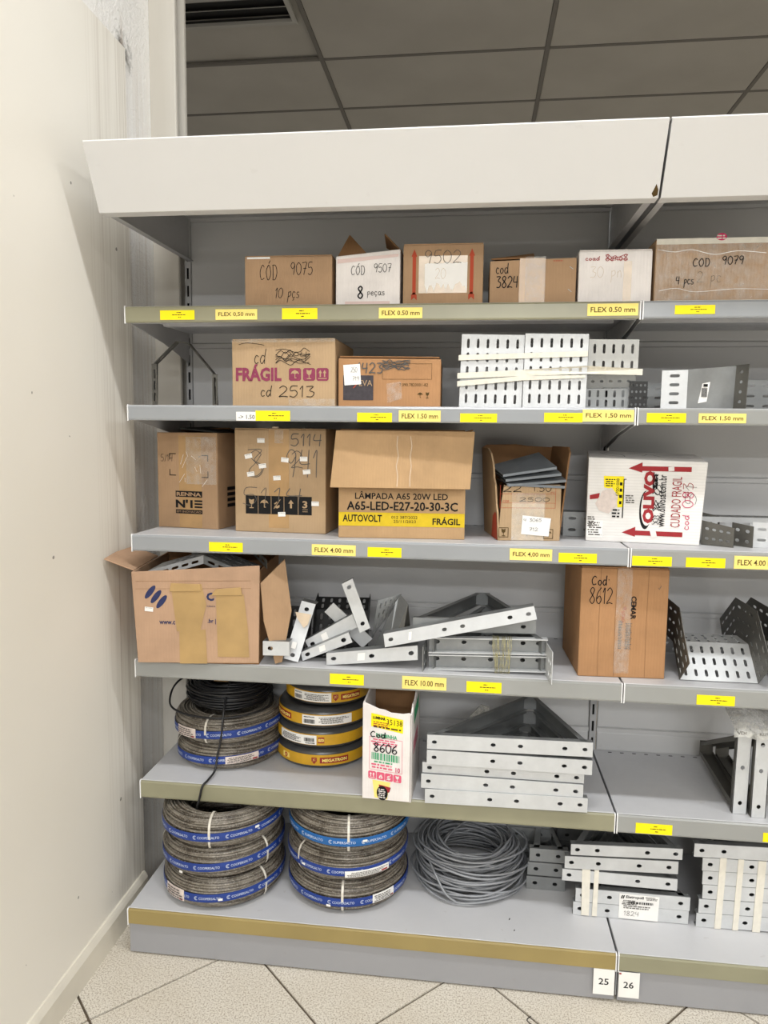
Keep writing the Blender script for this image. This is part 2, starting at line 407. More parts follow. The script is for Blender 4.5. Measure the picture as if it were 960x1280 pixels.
# ---- handwriting
H = {
'0': (.62, [[(.3, 1), (.05, .75), (.05, .25), (.3, 0), (.55, .3), (.55, .75), (.3, 1)]]),
'1': (.35, [[(.02, .7), (.2, 1), (.18, .5), (.17, 0)]]),
'2': (.62, [[(.05, .8), (.3, 1), (.55, .75), (.3, .35), (.02, .03), (.3, .08), (.6, .02)]]),
'3': (.6, [[(.05, .95), (.5, .95), (.25, .6), (.55, .4), (.4, .05), (.05, .05)]]),
'4': (.62, [[(.15, 1), (.05, .5), (.55, .5)], [(.5, 1), (.42, 0)]]),
'5': (.6, [[(.55, 1), (.15, .98), (.08, .58), (.4, .6), (.52, .3), (.3, 0), (.02, .1)]]),
'6': (.6, [[(.5, 1), (.15, .65), (.05, .2), (.3, 0), (.52, .25), (.35, .48), (.08, .3)]]),
'7': (.6, [[(.02, .95), (.55, .98), (.35, .5), (.2, 0)], [(.15, .5), (.5, .52)]]),
'8': (.6, [[(.5, .85), (.3, 1), (.08, .8), (.3, .52), (.52, .25), (.3, 0), (.05, .2), (.3, .52), (.5, .85)]]),
'9': (.6, [[(.5, .75), (.25, .5), (.05, .75), (.25, 1), (.5, .85), (.45, .4), (.35, 0)]]),
'C': (.7, [[(.6, .85), (.35, 1), (.05, .55), (.2, .05), (.6, .15)]]),
'O': (.75, [[(.35, 1), (.05, .55), (.3, 0), (.65, .4), (.5, .95), (.25, .9)]]),
'Ó': (.75, [[(.35, 1), (.05, .55), (.3, 0), (.65, .4), (.5, .95), (.25, .9)], [(.4, 1.1), (.6, 1.3)]]),
'D': (.7, [[(.1, 1), (.12, .5), (.1, 0)], [(.02, .98), (.45, .95), (.62, .5), (.4, .05), (.05, .02)]]),
'P': (.6, [[(.1, 1), (.1, 0)], [(.05, 1), (.5, .9), (.45, .5), (.1, .5)]]),
'c': (.5, [[(.42, .5), (.2, .62), (.05, .3), (.2, .02), (.45, .1)]]),
'o': (.55, [[(.25, .6), (.05, .3), (.25, 0), (.48, .3), (.3, .6)]]),
'd': (.6, [[(.45, .55), (.2, .6), (.05, .25), (.25, 0), (.45, .3)], [(.52, 1.1), (.47, .5), (.5, 0)]]),
'p': (.5, [[(.1, .6), (.1, .1), (.05, -.45)], [(.08, .5), (.35, .62), (.42, .3), (.12, .1)]]),
'ç': (.5, [[(.42, .5), (.2, .62), (.05, .3), (.2, .02), (.42, .1)], [(.25, 0), (.3, -.15), (.15, -.25)]]),
's': (.42, [[(.38, .55), (.12, .55), (.1, .35), (.35, .25), (.3, .02), (.02, .05)]]),
'e': (.5, [[(.08, .3), (.42, .38), (.25, .6), (.06, .3), (.2, 0), (.45, .1)]]),
'a': (.55, [[(.42, .5), (.2, .6), (.05, .25), (.25, 0), (.42, .4)], [(.45, .6), (.42, .1), (.55, .05)]]),
'n': (.5, [[(.08, .6), (.08, 0)], [(.08, .4), (.3, .6), (.4, .35), (.42, 0)]]),
'.': (.25, [[(.08, .05), (.14, 0)]]), '/': (.4, [[(.35, 1), (.05, -.05)]]), ' ': (.5, []), '-': (.4, [[(.03, .45), (.35, .5)]]),
'i': (.2, [[(.08, .55), (.08, 0)]]), 'r': (.4, [[(.08, .6), (.08, 0)], [(.08, .4), (.35, .6)]]), 'm': (.7, [[(.05, .6), (.05, 0)], [(.05, .4), (.22, .6), (.32, 0)], [(.32, .4), (.5, .6), (.62, 0)]]),
}
def smooth(pts, k=4):
    if len(pts) < 3: return pts
    out = []; n = len(pts)
    for i in range(n-1):
        p0 = pts[max(i-1, 0)]; p1 = pts[i]; p2 = pts[i+1]; p3 = pts[min(i+2, n-1)]
        for j in range(k):
            t = j/k
            out.append(tuple(0.5*((2*p1[a])+(-p0[a]+p2[a])*t+(2*p0[a]-5*p1[a]+4*p2[a]-p3[a])*t*t+(-p0[a]+3*p1[a]-3*p2[a]+p3[a])*t**3) for a in range(len(p1))))
    out.append(pts[-1]); return out
def ribbon(mb, pts, w, face, lift):
    n = len(pts); L = []; Rr = []
    for i in range(n):
        a = pts[max(i-1, 0)]; b = pts[min(i+1, n-1)]
        dx, dy = b[0]-a[0], b[1]-a[1]; d = math.hypot(dx, dy) or 1
        L.append((pts[i][0]-dy/d*w/2, pts[i][1]+dx/d*w/2)); Rr.append((pts[i][0]+dy/d*w/2, pts[i][1]-dx/d*w/2))
    mb.add([face(*p, lift) for p in Rr]+[face(*p, lift) for p in L], [(i, i+1, n+i+1, n+i) for i in range(n-1)])
def hand(parent, body, u0, u1, v0, v1, w=0.0022, mat='ink_black', face=None, slant=0.0, name='handwriting', lift=0.0011, rot=0, label=None):
    face = face or front(); mb = MB()
    tot = sum(H[c][0]*1.12 for c in body); x = 0
    for c in body:
        for st in H[c][1]:
            pts = []
            for px, py in smooth(st):
                a = (x+px)/tot; b = py; a += slant*b*(v1-v0)/(u1-u0)
                if rot == 90: pts.append((u0+(u1-u0)*(1-b), v0+(v1-v0)*a))
                else: pts.append((u0+(u1-u0)*a, v0+(v1-v0)*b))
            ribbon(mb, pts, w, face, lift)
        x += H[c][0]*1.12
    return obj(name, mb, mat, parent, label=label)
def scribble(parent, u0, u1, v0, v1, n=7, w=0.002, mat='ink_black', face=None, seed=1, name='scribble', lift=0.0013):
    face = face or front(); rn = random.Random(seed); mb = MB()
    for i in range(n):
        y = v0+(v1-v0)*(i+.5)/n; pts = []
        for k in range(8): pts.append((u0+(u1-u0)*(k/7.0)*rn.uniform(.9, 1), y+rn.uniform(-1, 1)*(v1-v0)*.22))
        ribbon(mb, smooth(pts), w, face, lift)
    return obj(name, mb, mat, parent)
def fine_print(parent, u0, u1, v0, v1, rows=3, mat='ink_black', face=None, seed=1, name='fine_print', lift=0.0012, fill=0.8, mb=None):
    """illegibly small rows of print"""
    face = face or front(); rn = random.Random(seed); own = mb is None; mb = mb or MB()
    rh = (v1-v0)/rows
    for r in range(rows):
        u = u0+rn.uniform(0, .12)*(u1-u0); ue = u1-rn.uniform(0, .25)*(u1-u0); b = v1-(r+.75)*rh
        while u < ue:
            l = rn.uniform(.6, 2.2)*rh
            mb.add([face(a, c, lift) for a, c in rect(u, b, min(u+l, ue), b+rh*.5)], [(0, 1, 2, 3)]); u += l+rh*.35
    if own: return obj(name, mb, mat, parent)
def barcode(parent, u0, u1, v0, v1, mat='ink_black', face=None, seed=3, lift=0.0012):
    rn = random.Random(seed); u = u0; P = []
    while u < u1:
        w = rn.choice((.02, .03, .05))*(u1-u0); P.append(rect(u, v0, min(u+w, u1), v1)); u += w+rn.choice((.02, .035))*(u1-u0)
    return polys(parent, 'barcode', P, mat, face, lift)
def icon(parent, kind, cx, cy, s, bg='ink_wine', fg='card_tan', face=None, frame=False):
    face = face or front()
    h = s/2
    if frame:
        t = s*.06
        polys(parent, 'pictogram', [rect(cx-h, cy-h, cx+h, cy-h+t), rect(cx-h, cy+h-t, cx+h, cy+h), rect(cx-h, cy-h, cx-h+t, cy+h), rect(cx+h-t, cy-h, cx+h, cy+h)], bg, face)
        fgm = bg
    elif bg:
        c = s*.12
        polys(parent, 'pictogram', [[(cx-h+c, cy-h), (cx+h-c, cy-h), (cx+h, cy-h+c), (cx+h, cy+h-c), (cx+h-c, cy+h), (cx-h+c, cy+h), (cx-h, cy+h-c), (cx-h, cy-h+c)]], bg, face)
        fgm = fg
    else: fgm = fg
    P = []
    q = lambda L: [(cx+a*h, cy+b*h) for a, b in L]
    if kind == 'umbrella':
        P = [q([(-.7, .05), (-.5, .45), (0, .7), (.5, .45), (.7, .05), (.35, .2), (0, .05), (-.35, .2)]), q([(-.05, .1), (-.05, -.6), (.05, -.6), (.05, .1)]), q([(.05, -.6), (.25, -.6), (.25, -.48), (.05, -.48)])]
    elif kind == 'glass':
        P = [q([(-.45, .75), (.0, .6), (.45, .75), (.35, .1), (.08, -.1), (-.08, -.1), (-.35, .1)]), q([(-.06, -.1), (.06, -.1), (.06, -.6), (-.06, -.6)]), q([(-.35, -.6), (.35, -.6), (.35, -.75), (-.35, -.75)])]
    elif kind == 'arrows':
        for d in (-.35, .35): P += [q([(d-.28, .2), (d+.28, .2), (d, .7)]), q([(d-.1, -.4), (d+.1, -.4), (d+.1, .2), (d-.1, .2)])]
        P.append(q([(-.7, -.7), (.7, -.7), (.7, -.58), (-.7, -.58)]))
    elif kind == 'arrow':
        P = [q([(-.45, .15), (.45, .15), (0, .75)]), q([(-.16, -.6), (.16, -.6), (.16, .15), (-.16, .15)])]
    elif kind == 'cross':
        P = [q([(-.6, -.75), (-.45, -.75), (.6, .75), (.45, .75)]), q([(-.5, .1), (0, .45), (0, .2), (-.35, -.1)]), q([(-.5, -.5), (0, -.7), (.4, -.5), (.4, -.1), (0, -.3), (-.3, -.2)])]
    elif kind == 'recycle':
        P = [q([(-.5, -.5), (-.2, -.5), (.1, .1), (-.15, .25)]), q([(.0, .55), (.3, .2), (.55, -.4), (.3, -.5), (.05, .1)]), q([(-.3, -.6), (.4, -.6), (.4, -.45), (-.3, -.45)])]
    polys(parent, 'pictogram_figure', P, fgm, face, lift=0.0011)
def sticker(parent, u0, v0, w, h, a=0, mat='paper_white', face=None, name='sticker', lift=0.0016, printed=True, rows=3):
    face = face or front()
    p = rrect(u0, v0, w, h, a)
    polys(parent, name, [p], mat, face, lift)
    if printed:
        mb = MB(); rn = random.Random(int(u0*9999+v0*7777))
        c, s = math.cos(R(a)), math.sin(R(a))
        for r in range(rows):
            y = h*(.3-.6*r/max(1, rows-1)); x = -w*.38
            while x < w*.36:
                l = rn.uniform(.04, .16)*w
                mb.add([face(u0+X*c-Y*s, v0+X*s+Y*c, lift+.0003) for X, Y in rect(x, y-h*.04, min(x+l, w*.4), y+h*.04)], [(0, 1, 2, 3)]); x += l+.03*w
        obj('fine_print', mb, 'ink_grey', parent)
# ------------------------------------------------------------------ the room
WX, CX, YB = -0.066, -0.082, 0.458
ZC = 3.426
fl = struct(obj('floor', cbox(-3.2, -12.0, -0.06, 7.0, 8.0, -0.004), 'grout'))
tm = None; a = 0.3990
h_ = a/math.sqrt(2); k_ = h_-0.0035
base = cbox(0, 0, 0, 0, 0, 0)
tb = MB(); q = [(0, -k_), (k_, 0), (0, k_), (-k_, 0)]
tb.slab([(x, y, -0.004) for x, y in q], (0, 0, 0.004))
tme = bpy.data.meshes.new('floor_tile'); tme.from_pydata(tb.v, [], tb.f); tme.materials.append(M['floor_tile'])
cnt = 0
for i in range(-14, 16):
    for j in range(-14, 16):
        # joints lie on x+y = -0.203+0.5657 i and x-y = 0.222+0.5657 j
        s_ = -0.203+0.5657*(i+.5); d_ = 0.222+0.5657*(j+.5)
        x, y = (s_+d_)/2, (s_-d_)/2
        if -0.35 < x < 3.9 and -3.2 < y < 0.35:
            o = bpy.data.objects.new('floor_tile', tme); COL.objects.link(o); o.parent = fl; o.location = (x, y, 0); cnt += 1
ff = struct(obj('trim_1', cbox(-3.2, -12.0, -0.004, 7.0, -3.5, -0.001), 'floor_tile'))
ff2 = struct(obj('trim_2', cbox(-3.2, 0.66, -0.004, 7.0, 8.0, -0.001), 'floor_tile'))

struct(obj('trim_3', cbox(3.7, -3.5, -0.004, 7.0, 0.66, -0.001), 'floor_tile'))
struct(obj('wall_left', cbox(WX-0.0155, -3.2, 0, WX, 0.238, 2.292), 'wall_cream', bevel=0.002))
struct(obj('wall_left_upper', cbox(CX-0.15, -3.2, 0, CX, 0.4145, ZC), 'wall_rough'))
struct(obj('wall_column', cbox(CX-0.15, 0.415, 0, -0.0065, 0.432, ZC), 'column_paint', bevel=0.004))
struct(obj('trim_4', cbox(CX-0.15, 0.4665, 0, -0.0005, 0.478, ZC), 'column_paint'))
struct(obj('wall_far', cbox(-3.2, 7.9, 0, 7.0, 8.0, ZC), 'column_paint'))
struct(obj('wall_right', cbox(7.0, -12.0, 0, 7.1, 8.0, ZC), 'column_paint'))
bb = MB(); prof = [(WX, 0.0), (WX+0.014, 0.0), (WX+0.014, 0.062), (WX+0.009, 0.072), (WX+0.005, 0.078), (WX, 0.078)]
bb.slab([(x, -3.2, z) for x, z in prof], (0, 3.425, 0))
struct(obj('baseboard_left', bb, 'baseboard_paint'))
# ceiling: suspended tiles 1.25 x 0.625 with a bar grid
ce = struct(obj('ceiling', cbox(-3.2, -12.0, ZC+0.02, 7.0, 8.0, ZC+0.08), 'ceiling_tile'))
cm = bpy.data.meshes.new('ceiling_panel'); q = MB().box(-0.611, -0.299, 0, 0.611, 0.299, 0.015); cm.from_pydata(q.v, [], q.f); cm.materials.append(M['ceiling_tile'])
vent_cell = (-0.062-0.625, 2.639-0.3125)
for i in range(-3, 6):
    for j in range(-5, 9):
        x = -0.062+1.25*(i+.5); y = 2.639+0.625*(j+.5)
        if abs(x-vent_cell[0]) < .01 and abs(y-vent_cell[1]) < .01: continue
        if not (-3 < x < 6.5 and y > -0.5): continue
        o = bpy.data.objects.new('ceiling_panel', cm); COL.objects.link(o); o.parent = ce; o.location = (x, y, ZC)
for i in range(-2, 7): obj('ceiling_bar', cbox(-0.062+1.25*i-0.012, -0.6, ZC-0.004, -0.062+1.25*i+0.012, 8, ZC+0.01), 'ceiling_bar', ce)
for j in range(-5, 9): obj('ceiling_bar', cbox(-3.2, 2.639+0.625*j-0.010, ZC-0.003, 7, 2.639+0.625*j+0.010, ZC+0.01), 'ceiling_bar', ce)
vt = thing('ceiling_vent', 'dark slotted air vent set in the ceiling grid beside the column', 'vent', (-0.687, 2.155, ZC))
obj('duct', cbox(-0.56, -0.125, 0.012, 0.56, 0.11, 0.06), 'vent_dark', vt)
f_ = MB(); f_.box(-0.58, 0.085, -0.008, 0.58, 0.11, 0.012); f_.box(-0.58, -0.15, -0.008, 0.58, -0.125, 0.012); f_.box(-0.58, -0.125, -0.008, -0.555, 0.085, 0.012); f_.box(0.555, -0.125, -0.008, 0.58, 0.085, 0.012)
obj('vent_frame', f_, 'vent_metal', vt, bevel=0.002)
for k in range(3):
    y = 0.030-0.075*k
    obj('slat', MB().slab([(-0.555, y, -0.004), (-0.555, y+0.012, 0.0), (-0.555, y+0.03, 0.012), (-0.555, y+0.022, 0.012), (-0.555, y+0.004, 0.001)], (1.11, 0, 0)), 'vent_metal' if k == 1 else 'ceiling_bar', vt)

# ------------------------------------------------------------------ shelving
ZS = {1: 1.6192, 2: 1.385, 3: 1.0663, 4: 0.7464, 5: 0.4206, 0: 0.1235}
YF = {1: 0.066, 2: 0.068, 3: 0.072, 4: 0.074, 5: 0.085, 0: 0.0}
LH = {1: .039, 2: .037, 3: .041, 4: .044, 5: .046}
BAY = [(0.0, 1.1985), (1.2015, 2.40)]
frame = thing('gondola_frame', 'grey slotted steel back frame and panels carrying all the shelves', 'shelving frame', (0, YB, 0))
for i, x in enumerate((-0.001, 1.2, 2.401)):
    u = MB()
    x0 = x-0.009 if i else -0.0035; x1 = x+0.009 if i else 0.0135
    n = 42
    u.perf((x0, -0.006, 0.02), (x1, -0.006, 0.02), (x1, -0.006, 2.10), (x0, -0.006, 2.10), [0.5], [(k+.5)/n for k in range(n)], 0.003, 0.0155, 0.002, 0.0006)
    u.box(x0, -0.004, 0.02, x0+0.0015, 0.03, 2.10); u.box(x1-0.0015, -0.004, 0.02, x1, 0.03, 2.10)
    obj('upright', u, 'bracket_paint', frame)
    obj('slot_shade_sheet', cbox(x0+0.002, 0.004, 0.02, x1-0.002, 0.006, 2.10), 'slot_black', frame)  # black sheet standing in for the shade inside the hollow upright
zr = [0.10, 0.475, 0.822, 1.203, 1.570, 1.928, 2.10]
for (x0, x1) in BAY:
    for k in range(6):
        za, zb = zr[k], zr[k+1]
        p = MB().box(x0+0.012, 0.0, za+0.011, x1-0.009, 0.008, zb-0.004)
        obj('back_panel', p, 'back_paint', frame, bevel=0.003)
    for k in range(7):
        z = zr[k]
        r = MB().slab([(x0+0.011, 0.006, z-0.006), (x0+0.011, -0.003, z-0.003), (x0+0.011, -0.003, z+0.008), (x0+0.011, 0.006, z+0.012)], (x1-x0-0.02, 0, 0))
        obj('back_rail', r, 'back_paint', frame)

WORD = {'y': 'yellow price tag'}
TAGS = {
 1: [('y', .09, .175, 1.586, 1.608), ('FLEX 0,50 mm', .227, .328, 1.585, 1.609), ('y', .388, .472, 1.585, 1.610), ('FLEX 0.50 mm', .616, .716, 1.585, 1.609), ('FLEX 0.50 mm', 1.083, 1.192, 1.587, 1.613), ('y', 1.27, 1.354, 1.589, 1.608)],
 2: [('-> 1.50', .274, .324, 1.349, 1.370), ('y', .322, .406, 1.349, 1.373), ('y', .567, .649, 1.3485, 1.370), ('FLEX 1.50 mm', .665, .762, 1.350, 1.376), ('y', .807, .891, 1.350, 1.370), ('y', .997, 1.082, 1.352, 1.373), ('FLEX 1,50 mm', 1.082, 1.194, 1.354, 1.381), ('y', 1.222, 1.306, 1.353, 1.374), ('FLEX 1.50 mm', 1.333, 1.433, 1.353, 1.374)],
 3: [('y', .201, .286, 1.030, 1.053), ('FLEX 4.00 mm', .458, .565, 1.029, 1.055), ('y', .594, .675, 1.029, 1.052), ('FLEX 4,00 mm', .929, 1.026, 1.032, 1.059), ('y', 1.041, 1.127, 1.030, 1.052), ('y', 1.206, 1.293, 1.028, 1.050), ('y', 1.324, 1.409, 1.028, 1.050), ('FLEX 4.00 mm', 1.428, 1.527, 1.028, 1.057)],
 4: [('y', .503, .587, .710, .736), ('FLEX 10.00 mm', .681, .788, .708, .739), ('y', .836, .919, .708, .734), ('y', 1.365, 1.449, .707, .730)],
 5: [('y', 1.246, 1.33, .378, .403), ('y', 1.535, 1.614, .379, .401)]}
RAILM = {(1, 0): 'rail_olive', (5, 0): 'rail_olive', (0, 0): 'rail_tan', (1, 1): 'rail_bluegrey', (2, 0): 'rail_bluegrey', (3, 0): 'rail_bluegrey', (0, 1): 'rail_olive'}
ORD = {1: 'top', 2: 'second', 3: 'third', 4: 'fourth', 5: 'fifth'}
LAB = {
 (1, 0): 'top shelf of the left bay with an olive price rail, under six boxes',
 (1, 1): 'top shelf of the right bay, under the wide carton wrapped in clear film',
 (2, 0): 'second shelf down of the left bay, carrying the red printed FRAGIL carton',
 (2, 1): 'second shelf down of the right bay, carrying the U-shaped grey metal end piece',
 (3, 0): 'third shelf down of the left bay, carrying the yellow banded lamp carton',
 (3, 1): 'third shelf down of the right bay, carrying small perforated channels',
 (4, 0): 'fourth shelf down of the left bay, with the heap of loose metal plates',
 (4, 1): 'fourth shelf down of the right bay, carrying the bent perforated tray elbows',
 (5, 0): 'fifth shelf down of the left bay with an olive rail, carrying rolls and brackets',
 (5, 1): 'fifth shelf down of the right bay, mostly empty beside two upright brackets',
 (0, 0): 'deep bottom shelf of the left bay with tan rail and grey kick plate',
 (0, 1): 'deep bottom shelf of the right bay with grey kick plate and tag 26'}
for b, (x0, x1) in enumerate(BAY):
    w = x1-x0
    for k in (1, 2, 3, 4, 5, 0):
        z, yf = ZS[k], YF[k]; D = YB-0.008-yf
        t = thing('gondola_shelf', LAB[(k, b)], 'shelf', (x0, yf, z))
        rm = RAILM.get((k, b), 'rail_clear')
        if k:
            lh = LH[k]
            dk = MB()
            dk.box(0.001, 0.003, -0.012, w-0.001, D, 0.0)
            dk.box(0.001, 0.003, -lh+0.002, w-0.001, 0.006, -0.012)        # front lip
            dk.box(0.004, 0.006, -lh+0.002, w-0.004, 0.030, -lh+0.004)      # lip return under the board
            dk.box(0.03, 0.15, -0.026, w-0.03, 0.175, -0.012)               # stiffener
            obj('shelf_board', dk, 'shelf_paint', t, bevel=0.0012, seg=1)
            pf = MB(); n = 34
            for q in range(n):
                xx = 0.03+(w-0.06)*(q+.5)/n; pf.box(xx-0.005, D-0.016, -0.0002, xx+0.005, D-0.012, 0.0004)
            obj('peg_slots', pf, 'slot_black', t)
            r = MB()
            r.slab([(0.0015, 0.0025, -lh), (0.0015, -0.0015, -lh), (0.0015, -0.003, -lh+0.004), (0.0015, -0.003, -0.005), (0.0015, -0.0005, -0.001), (0.0015, 0.0025, -0.001)], (w-0.003, 0, 0))
            obj('price_rail', r, rm, t, bevel=0.0006, seg=1)
            for xe in (0.0, w-0.0025):
                obj('rail_end_cap', MB().slab([(xe, 0.004, -lh-0.002), (xe, -0.004, -lh-0.002), (xe, -0.0045, -0.002), (xe, -0.002, 0.001), (xe, 0.004, 0.001)], (0.0025, 0, 0)), 'rail_cap', t)
            for s_ in (0, 1):
                xe = 0.004 if s_ == 0 else w-0.006
                obj('bracket', MB().slab([(xe, 0.01, -0.014), (xe, 0.01, -lh+0.003), (xe, D*0.55, -0.062), (xe, D-0.01, -0.095), (xe, D, -0.095), (xe, D, -0.014)], (0.002, 0, 0)), 'bracket_paint', t)
            for (txt, ta, tb_, za, zb) in TAGS[k]:
                if not (x0-0.01 < ta < x1): continue
                ta -= x0; tb_ -= x0; za -= z; zb -= z
                zb = min(zb, -0.0045)
                if txt == 'y':
                    g_ = obj('price_tag', cbox(ta, -0.0042, za, tb_, -0.003, zb), 'tag_yellow', t)
                    f2 = front(-0.0042); W2, H2 = tb_-ta, zb-za
                    mb = MB(); rn = random.Random(int(ta*1000)+k)
                    for (ca, wa, va) in ((.56, .16, .74), (.60, .5, .5), (.58, .10, .24)):
                        fine_print(None, ta+W2*(ca-wa/2), ta+W2*(ca+wa/2), za+H2*(va-.07), za+H2*(va+.09), 1, face=f2, seed=rn.randint(0, 999), mb=mb, lift=0.0003)
                    obj('fine_print', mb, 'ink_brown', g_)
                elif txt.startswith('->'):
                    g_ = obj('price_tag', cbox(ta, -0.0038, za, tb_, -0.003, zb), 'paper_white', t, label='white tag reading -> 1.50')
                    write(g_, txt, ta+.006, tb_-.004, za+.004, za+.014, 'ink_grey', front(-0.0038), 0.01, lift=.0003)
                else:
                    g_ = obj('price_tag', cbox(ta, -0.0044, za, tb_, -0.003, zb), 'tag_cream', t, label='cream tag reading '+txt)
                    H2 = zb-za
                    write(g_, txt, ta+.007, tb_-.006, za+H2*.28, za+H2*.72, 'ink_brown', front(-0.0044), 0.012, lift=.0003)
        else:
            dk = MB(); dk.box(0.001, 0.003, -0.014, w-0.001, YB-0.01, 0.0)
            obj('shelf_board', dk, 'shelf_paint', t, bevel=0.002)
            r = MB().slab([(0.0015, 0.003, -.039), (0.0015, -0.003, -.039), (0.0015, -0.003, -.004), (0.0015, 0, -.001), (0.0015, 0.003, -.001)], (w-0.003, 0, 0))
            obj('price_rail', r, rm, t)
            obj('kick_plate', cbox(0.002, 0.004, -z+.004, w-.002, 0.008, -.014), 'kick_paint', t, bevel=0.001)
            for xe in (0.0, w-0.0025):
                obj('rail_end_cap', MB().slab([(xe, 0.006, -.043), (xe, -0.004, -.043), (xe, -0.0045, -0.002), (xe, -0.002, 0.001), (xe, 0.006, 0.001)], (0.0025, 0, 0)), 'rail_cap', t)
            sd = MB(); sd.perf((0.0, 0.012, -z+.010), (0.0, 0.050, -z+.010), (0.0, 0.050, -.040), (0.0, 0.012, -.040), [.35], [.45], .003, .014, .0015, .0008)
            obj('foot_bracket', sd, 'rail_cap', t)
            obj('side_rail', cbox(0.002, 0.05, -z+.004, 0.004, YB-0.02, -.014), 'bracket_paint', t)
            if b == 0:
                g_ = obj('number_tag', cbox(1.147, -0.0045, -z+.021, 1.195, -0.003, -z+.084), 'paper_white', t, label='white tag reading 25')
                write(g_, '25', 1.159, 1.182, -z+.046, -z+.062, 'ink_black', front(-.0045), 0.01, lift=.0003)
            else:
                g_ = obj('number_tag', cbox(0.003, -0.0045, -z+.019, 0.050, -0.003, -z+.082), 'paper_white', t, label='white tag reading 26')
                write(g_, '26', .014, .037, -z+.043, -z+.059, 'ink_black', front(-.0045), 0.01, lift=.0003)
                polys(g_, 'stain', [ell(.006, -z+.078, .003, .002)], 'ink_red', front(-.0045), lift=.0003)
# header fascias
HL = ['long white sloping header fascia over the left bay', 'white sloping header fascia over the right bay, cut by the picture edge']
for b, (x0, x1) in enumerate(((0.004, 1.1975), (1.2025, 2.40))):
    t = thing('header_fascia', HL[b], 'header panel', (x0, 0, 1.80)); w = x1-x0
    sh = MB().slab([(0, -.052, 0), (0, -.116, .128), (0, -.112, .1315), (0, -.106, .131), (0, -.1085, .128), (0, -.047, .0035), (0, -.02, .0035), (0, -.02, 0)], (w, 0, 0))
    obj('fascia_sheet', sh, 'header_paint', t, bevel=.0008, seg=1)
    for xe in (0.003, w-.006):
        p = MB().slab([(xe, -.045, .004), (xe, YB-.008, .012), (xe, YB-.008, .16), (xe, -.03, .128), (xe, -.10, .126)], (.002, 0, 0))
        p.slab([(xe, -.045, .004), (xe+(.016 if xe < .1 else -.014), -.045, .004), (xe+(.016 if xe < .1 else -.014), YB-.008, .012), (xe, YB-.008, .012)], (0, 0, .0025))
        obj('side_bracket', p, 'bracket_paint', t)
    obj('top_cover', cbox(.001, -.104, .1325, w-.001, YB-.004, .1345), 'back_paint', t)
    if b == 0:
        polys(t, 'paint_chip', [[(1.165+dx, dz) for dx, dz in ((.018, .0), (.026, .003), (.026, .012), (.021, .022), (.017, .012), (.014, .006))]], 'ink_brown', lambda u, v, l: (u, -.0535-v*.5, v+.002), label='rusty chip in the white paint')
# ------------------------------------------------------------------ cartons
def worn_box(w, h, d, hl=None, hr=None, j=0.0012, seed=1):
    """closed carton body; front stays flat, hl/hr = front heights left/right"""
    hl = h if hl is None else hl; hr = h if hr is None else hr
    return MB().add([(0, 0, 0), (w, 0, 0), (w, d, 0), (0, d, 0), (0, 0, hl), (w, 0, hr), (w, d, hr), (0, d, hl)],
                    [(0, 3, 2, 1), (4, 5, 6, 7), (0, 1, 5, 4), (1, 2, 6, 5), (2, 3, 7, 6), (3, 0, 4, 7)])
def torn(x0, x1, z, amp, n, rn, slope=0.0):
    return [(x0+(x1-x0)*i/n, z+slope*i/n+rn.uniform(-amp, amp)) for i in range(n+1)]
def wall_poly(mb, pts2, origin, du, n, t=.0035):
    """2-D outline (u, z) placed on the vertical plane origin + u*du, thickness t along n"""
    O = Vector(origin); D_ = Vector(du); N = Vector(n)*t
    mb.slab([tuple(O+D_*u+Vector((0, 0, z))) for u, z in pts2], N)
class Card:
    def __init__(s, label, x, y, z, w, h, d, deg=0, mat='card_brown', kind='closed', hl=None, hr=None, name='cardboard_box', cat='box', inner='card_dark'):
        s.w, s.h, s.d, s.mat = w, h, d, mat
        s.t = thing(name, label, cat, (x, y, z+.0003), R(deg))
        if kind == 'closed':
            s.b = obj('carton_body', worn_box(w, h-.003, d, None if hl is None else hl-.003, None if hr is None else hr-.003), mat, s.t, bevel=.0022)
            if hl is None:
                for k in (0, 1):
                    obj('flap', cbox(.001, .001+k*(d/2), h-.003, w-.001, d/2-.001+k*(d/2-.001), h), mat, s.t, bevel=.001, seg=1)
        elif kind == 'open':
            m = MB(); t = .004
            m.box(0, 0, 0, w, t, h); m.box(0, d-t, 0, w, d, h); m.box(0, t, 0, t, d-t, h); m.box(w-t, t, 0, w, d-t, h); m.box(t, t, 0, w-t, d-t, t)
            s.b = obj('carton_body', m, mat, s.t, bevel=.0012, seg=1)
    def win(s, X0, X1, Y0, Y1):           # the front face as seen at these bounds of a reading frame
        s.X = (X0, X1, Y0, Y1)
    def c(s, x0, x1, y0, y1):
        X0, X1, Y0, Y1 = s.X
        return ((x0-X0)/(X1-X0)*s.w, (x1-X0)/(X1-X0)*s.w, (Y1-y1)/(Y1-Y0)*s.h, (Y1-y0)/(Y1-Y0)*s.h)
    def p(s, x, y):
        X0, X1, Y0, Y1 = s.X
        return ((x-X0)/(X1-X0)*s.w, (Y1-y)/(Y1-Y0)*s.h)
    def tape(s, u0, v0, u1, v1, mat='packing_tape', lift=.0006, name='tape_strip', n=6):
        mb = MB(); rn = random.Random(int(u0*1000+v0*777))
        mb.add([(u0, -lift, v0), (u1, -lift, v0), (u1, -lift, v1), (u0, -lift, v1)], [(0, 1, 2, 3)])
        return obj(name, mb, mat, s.t)
    def text(s, body, x0, x1, y0, y1, mat='ink_black', **k): return write(s.t, body, *s.c(x0, x1, y0, y1), mat, **k)
    def hand(s, body, x0, x1, y0, y1, **k): return hand(s.t, body, *s.c(x0, x1, y0, y1), **k)
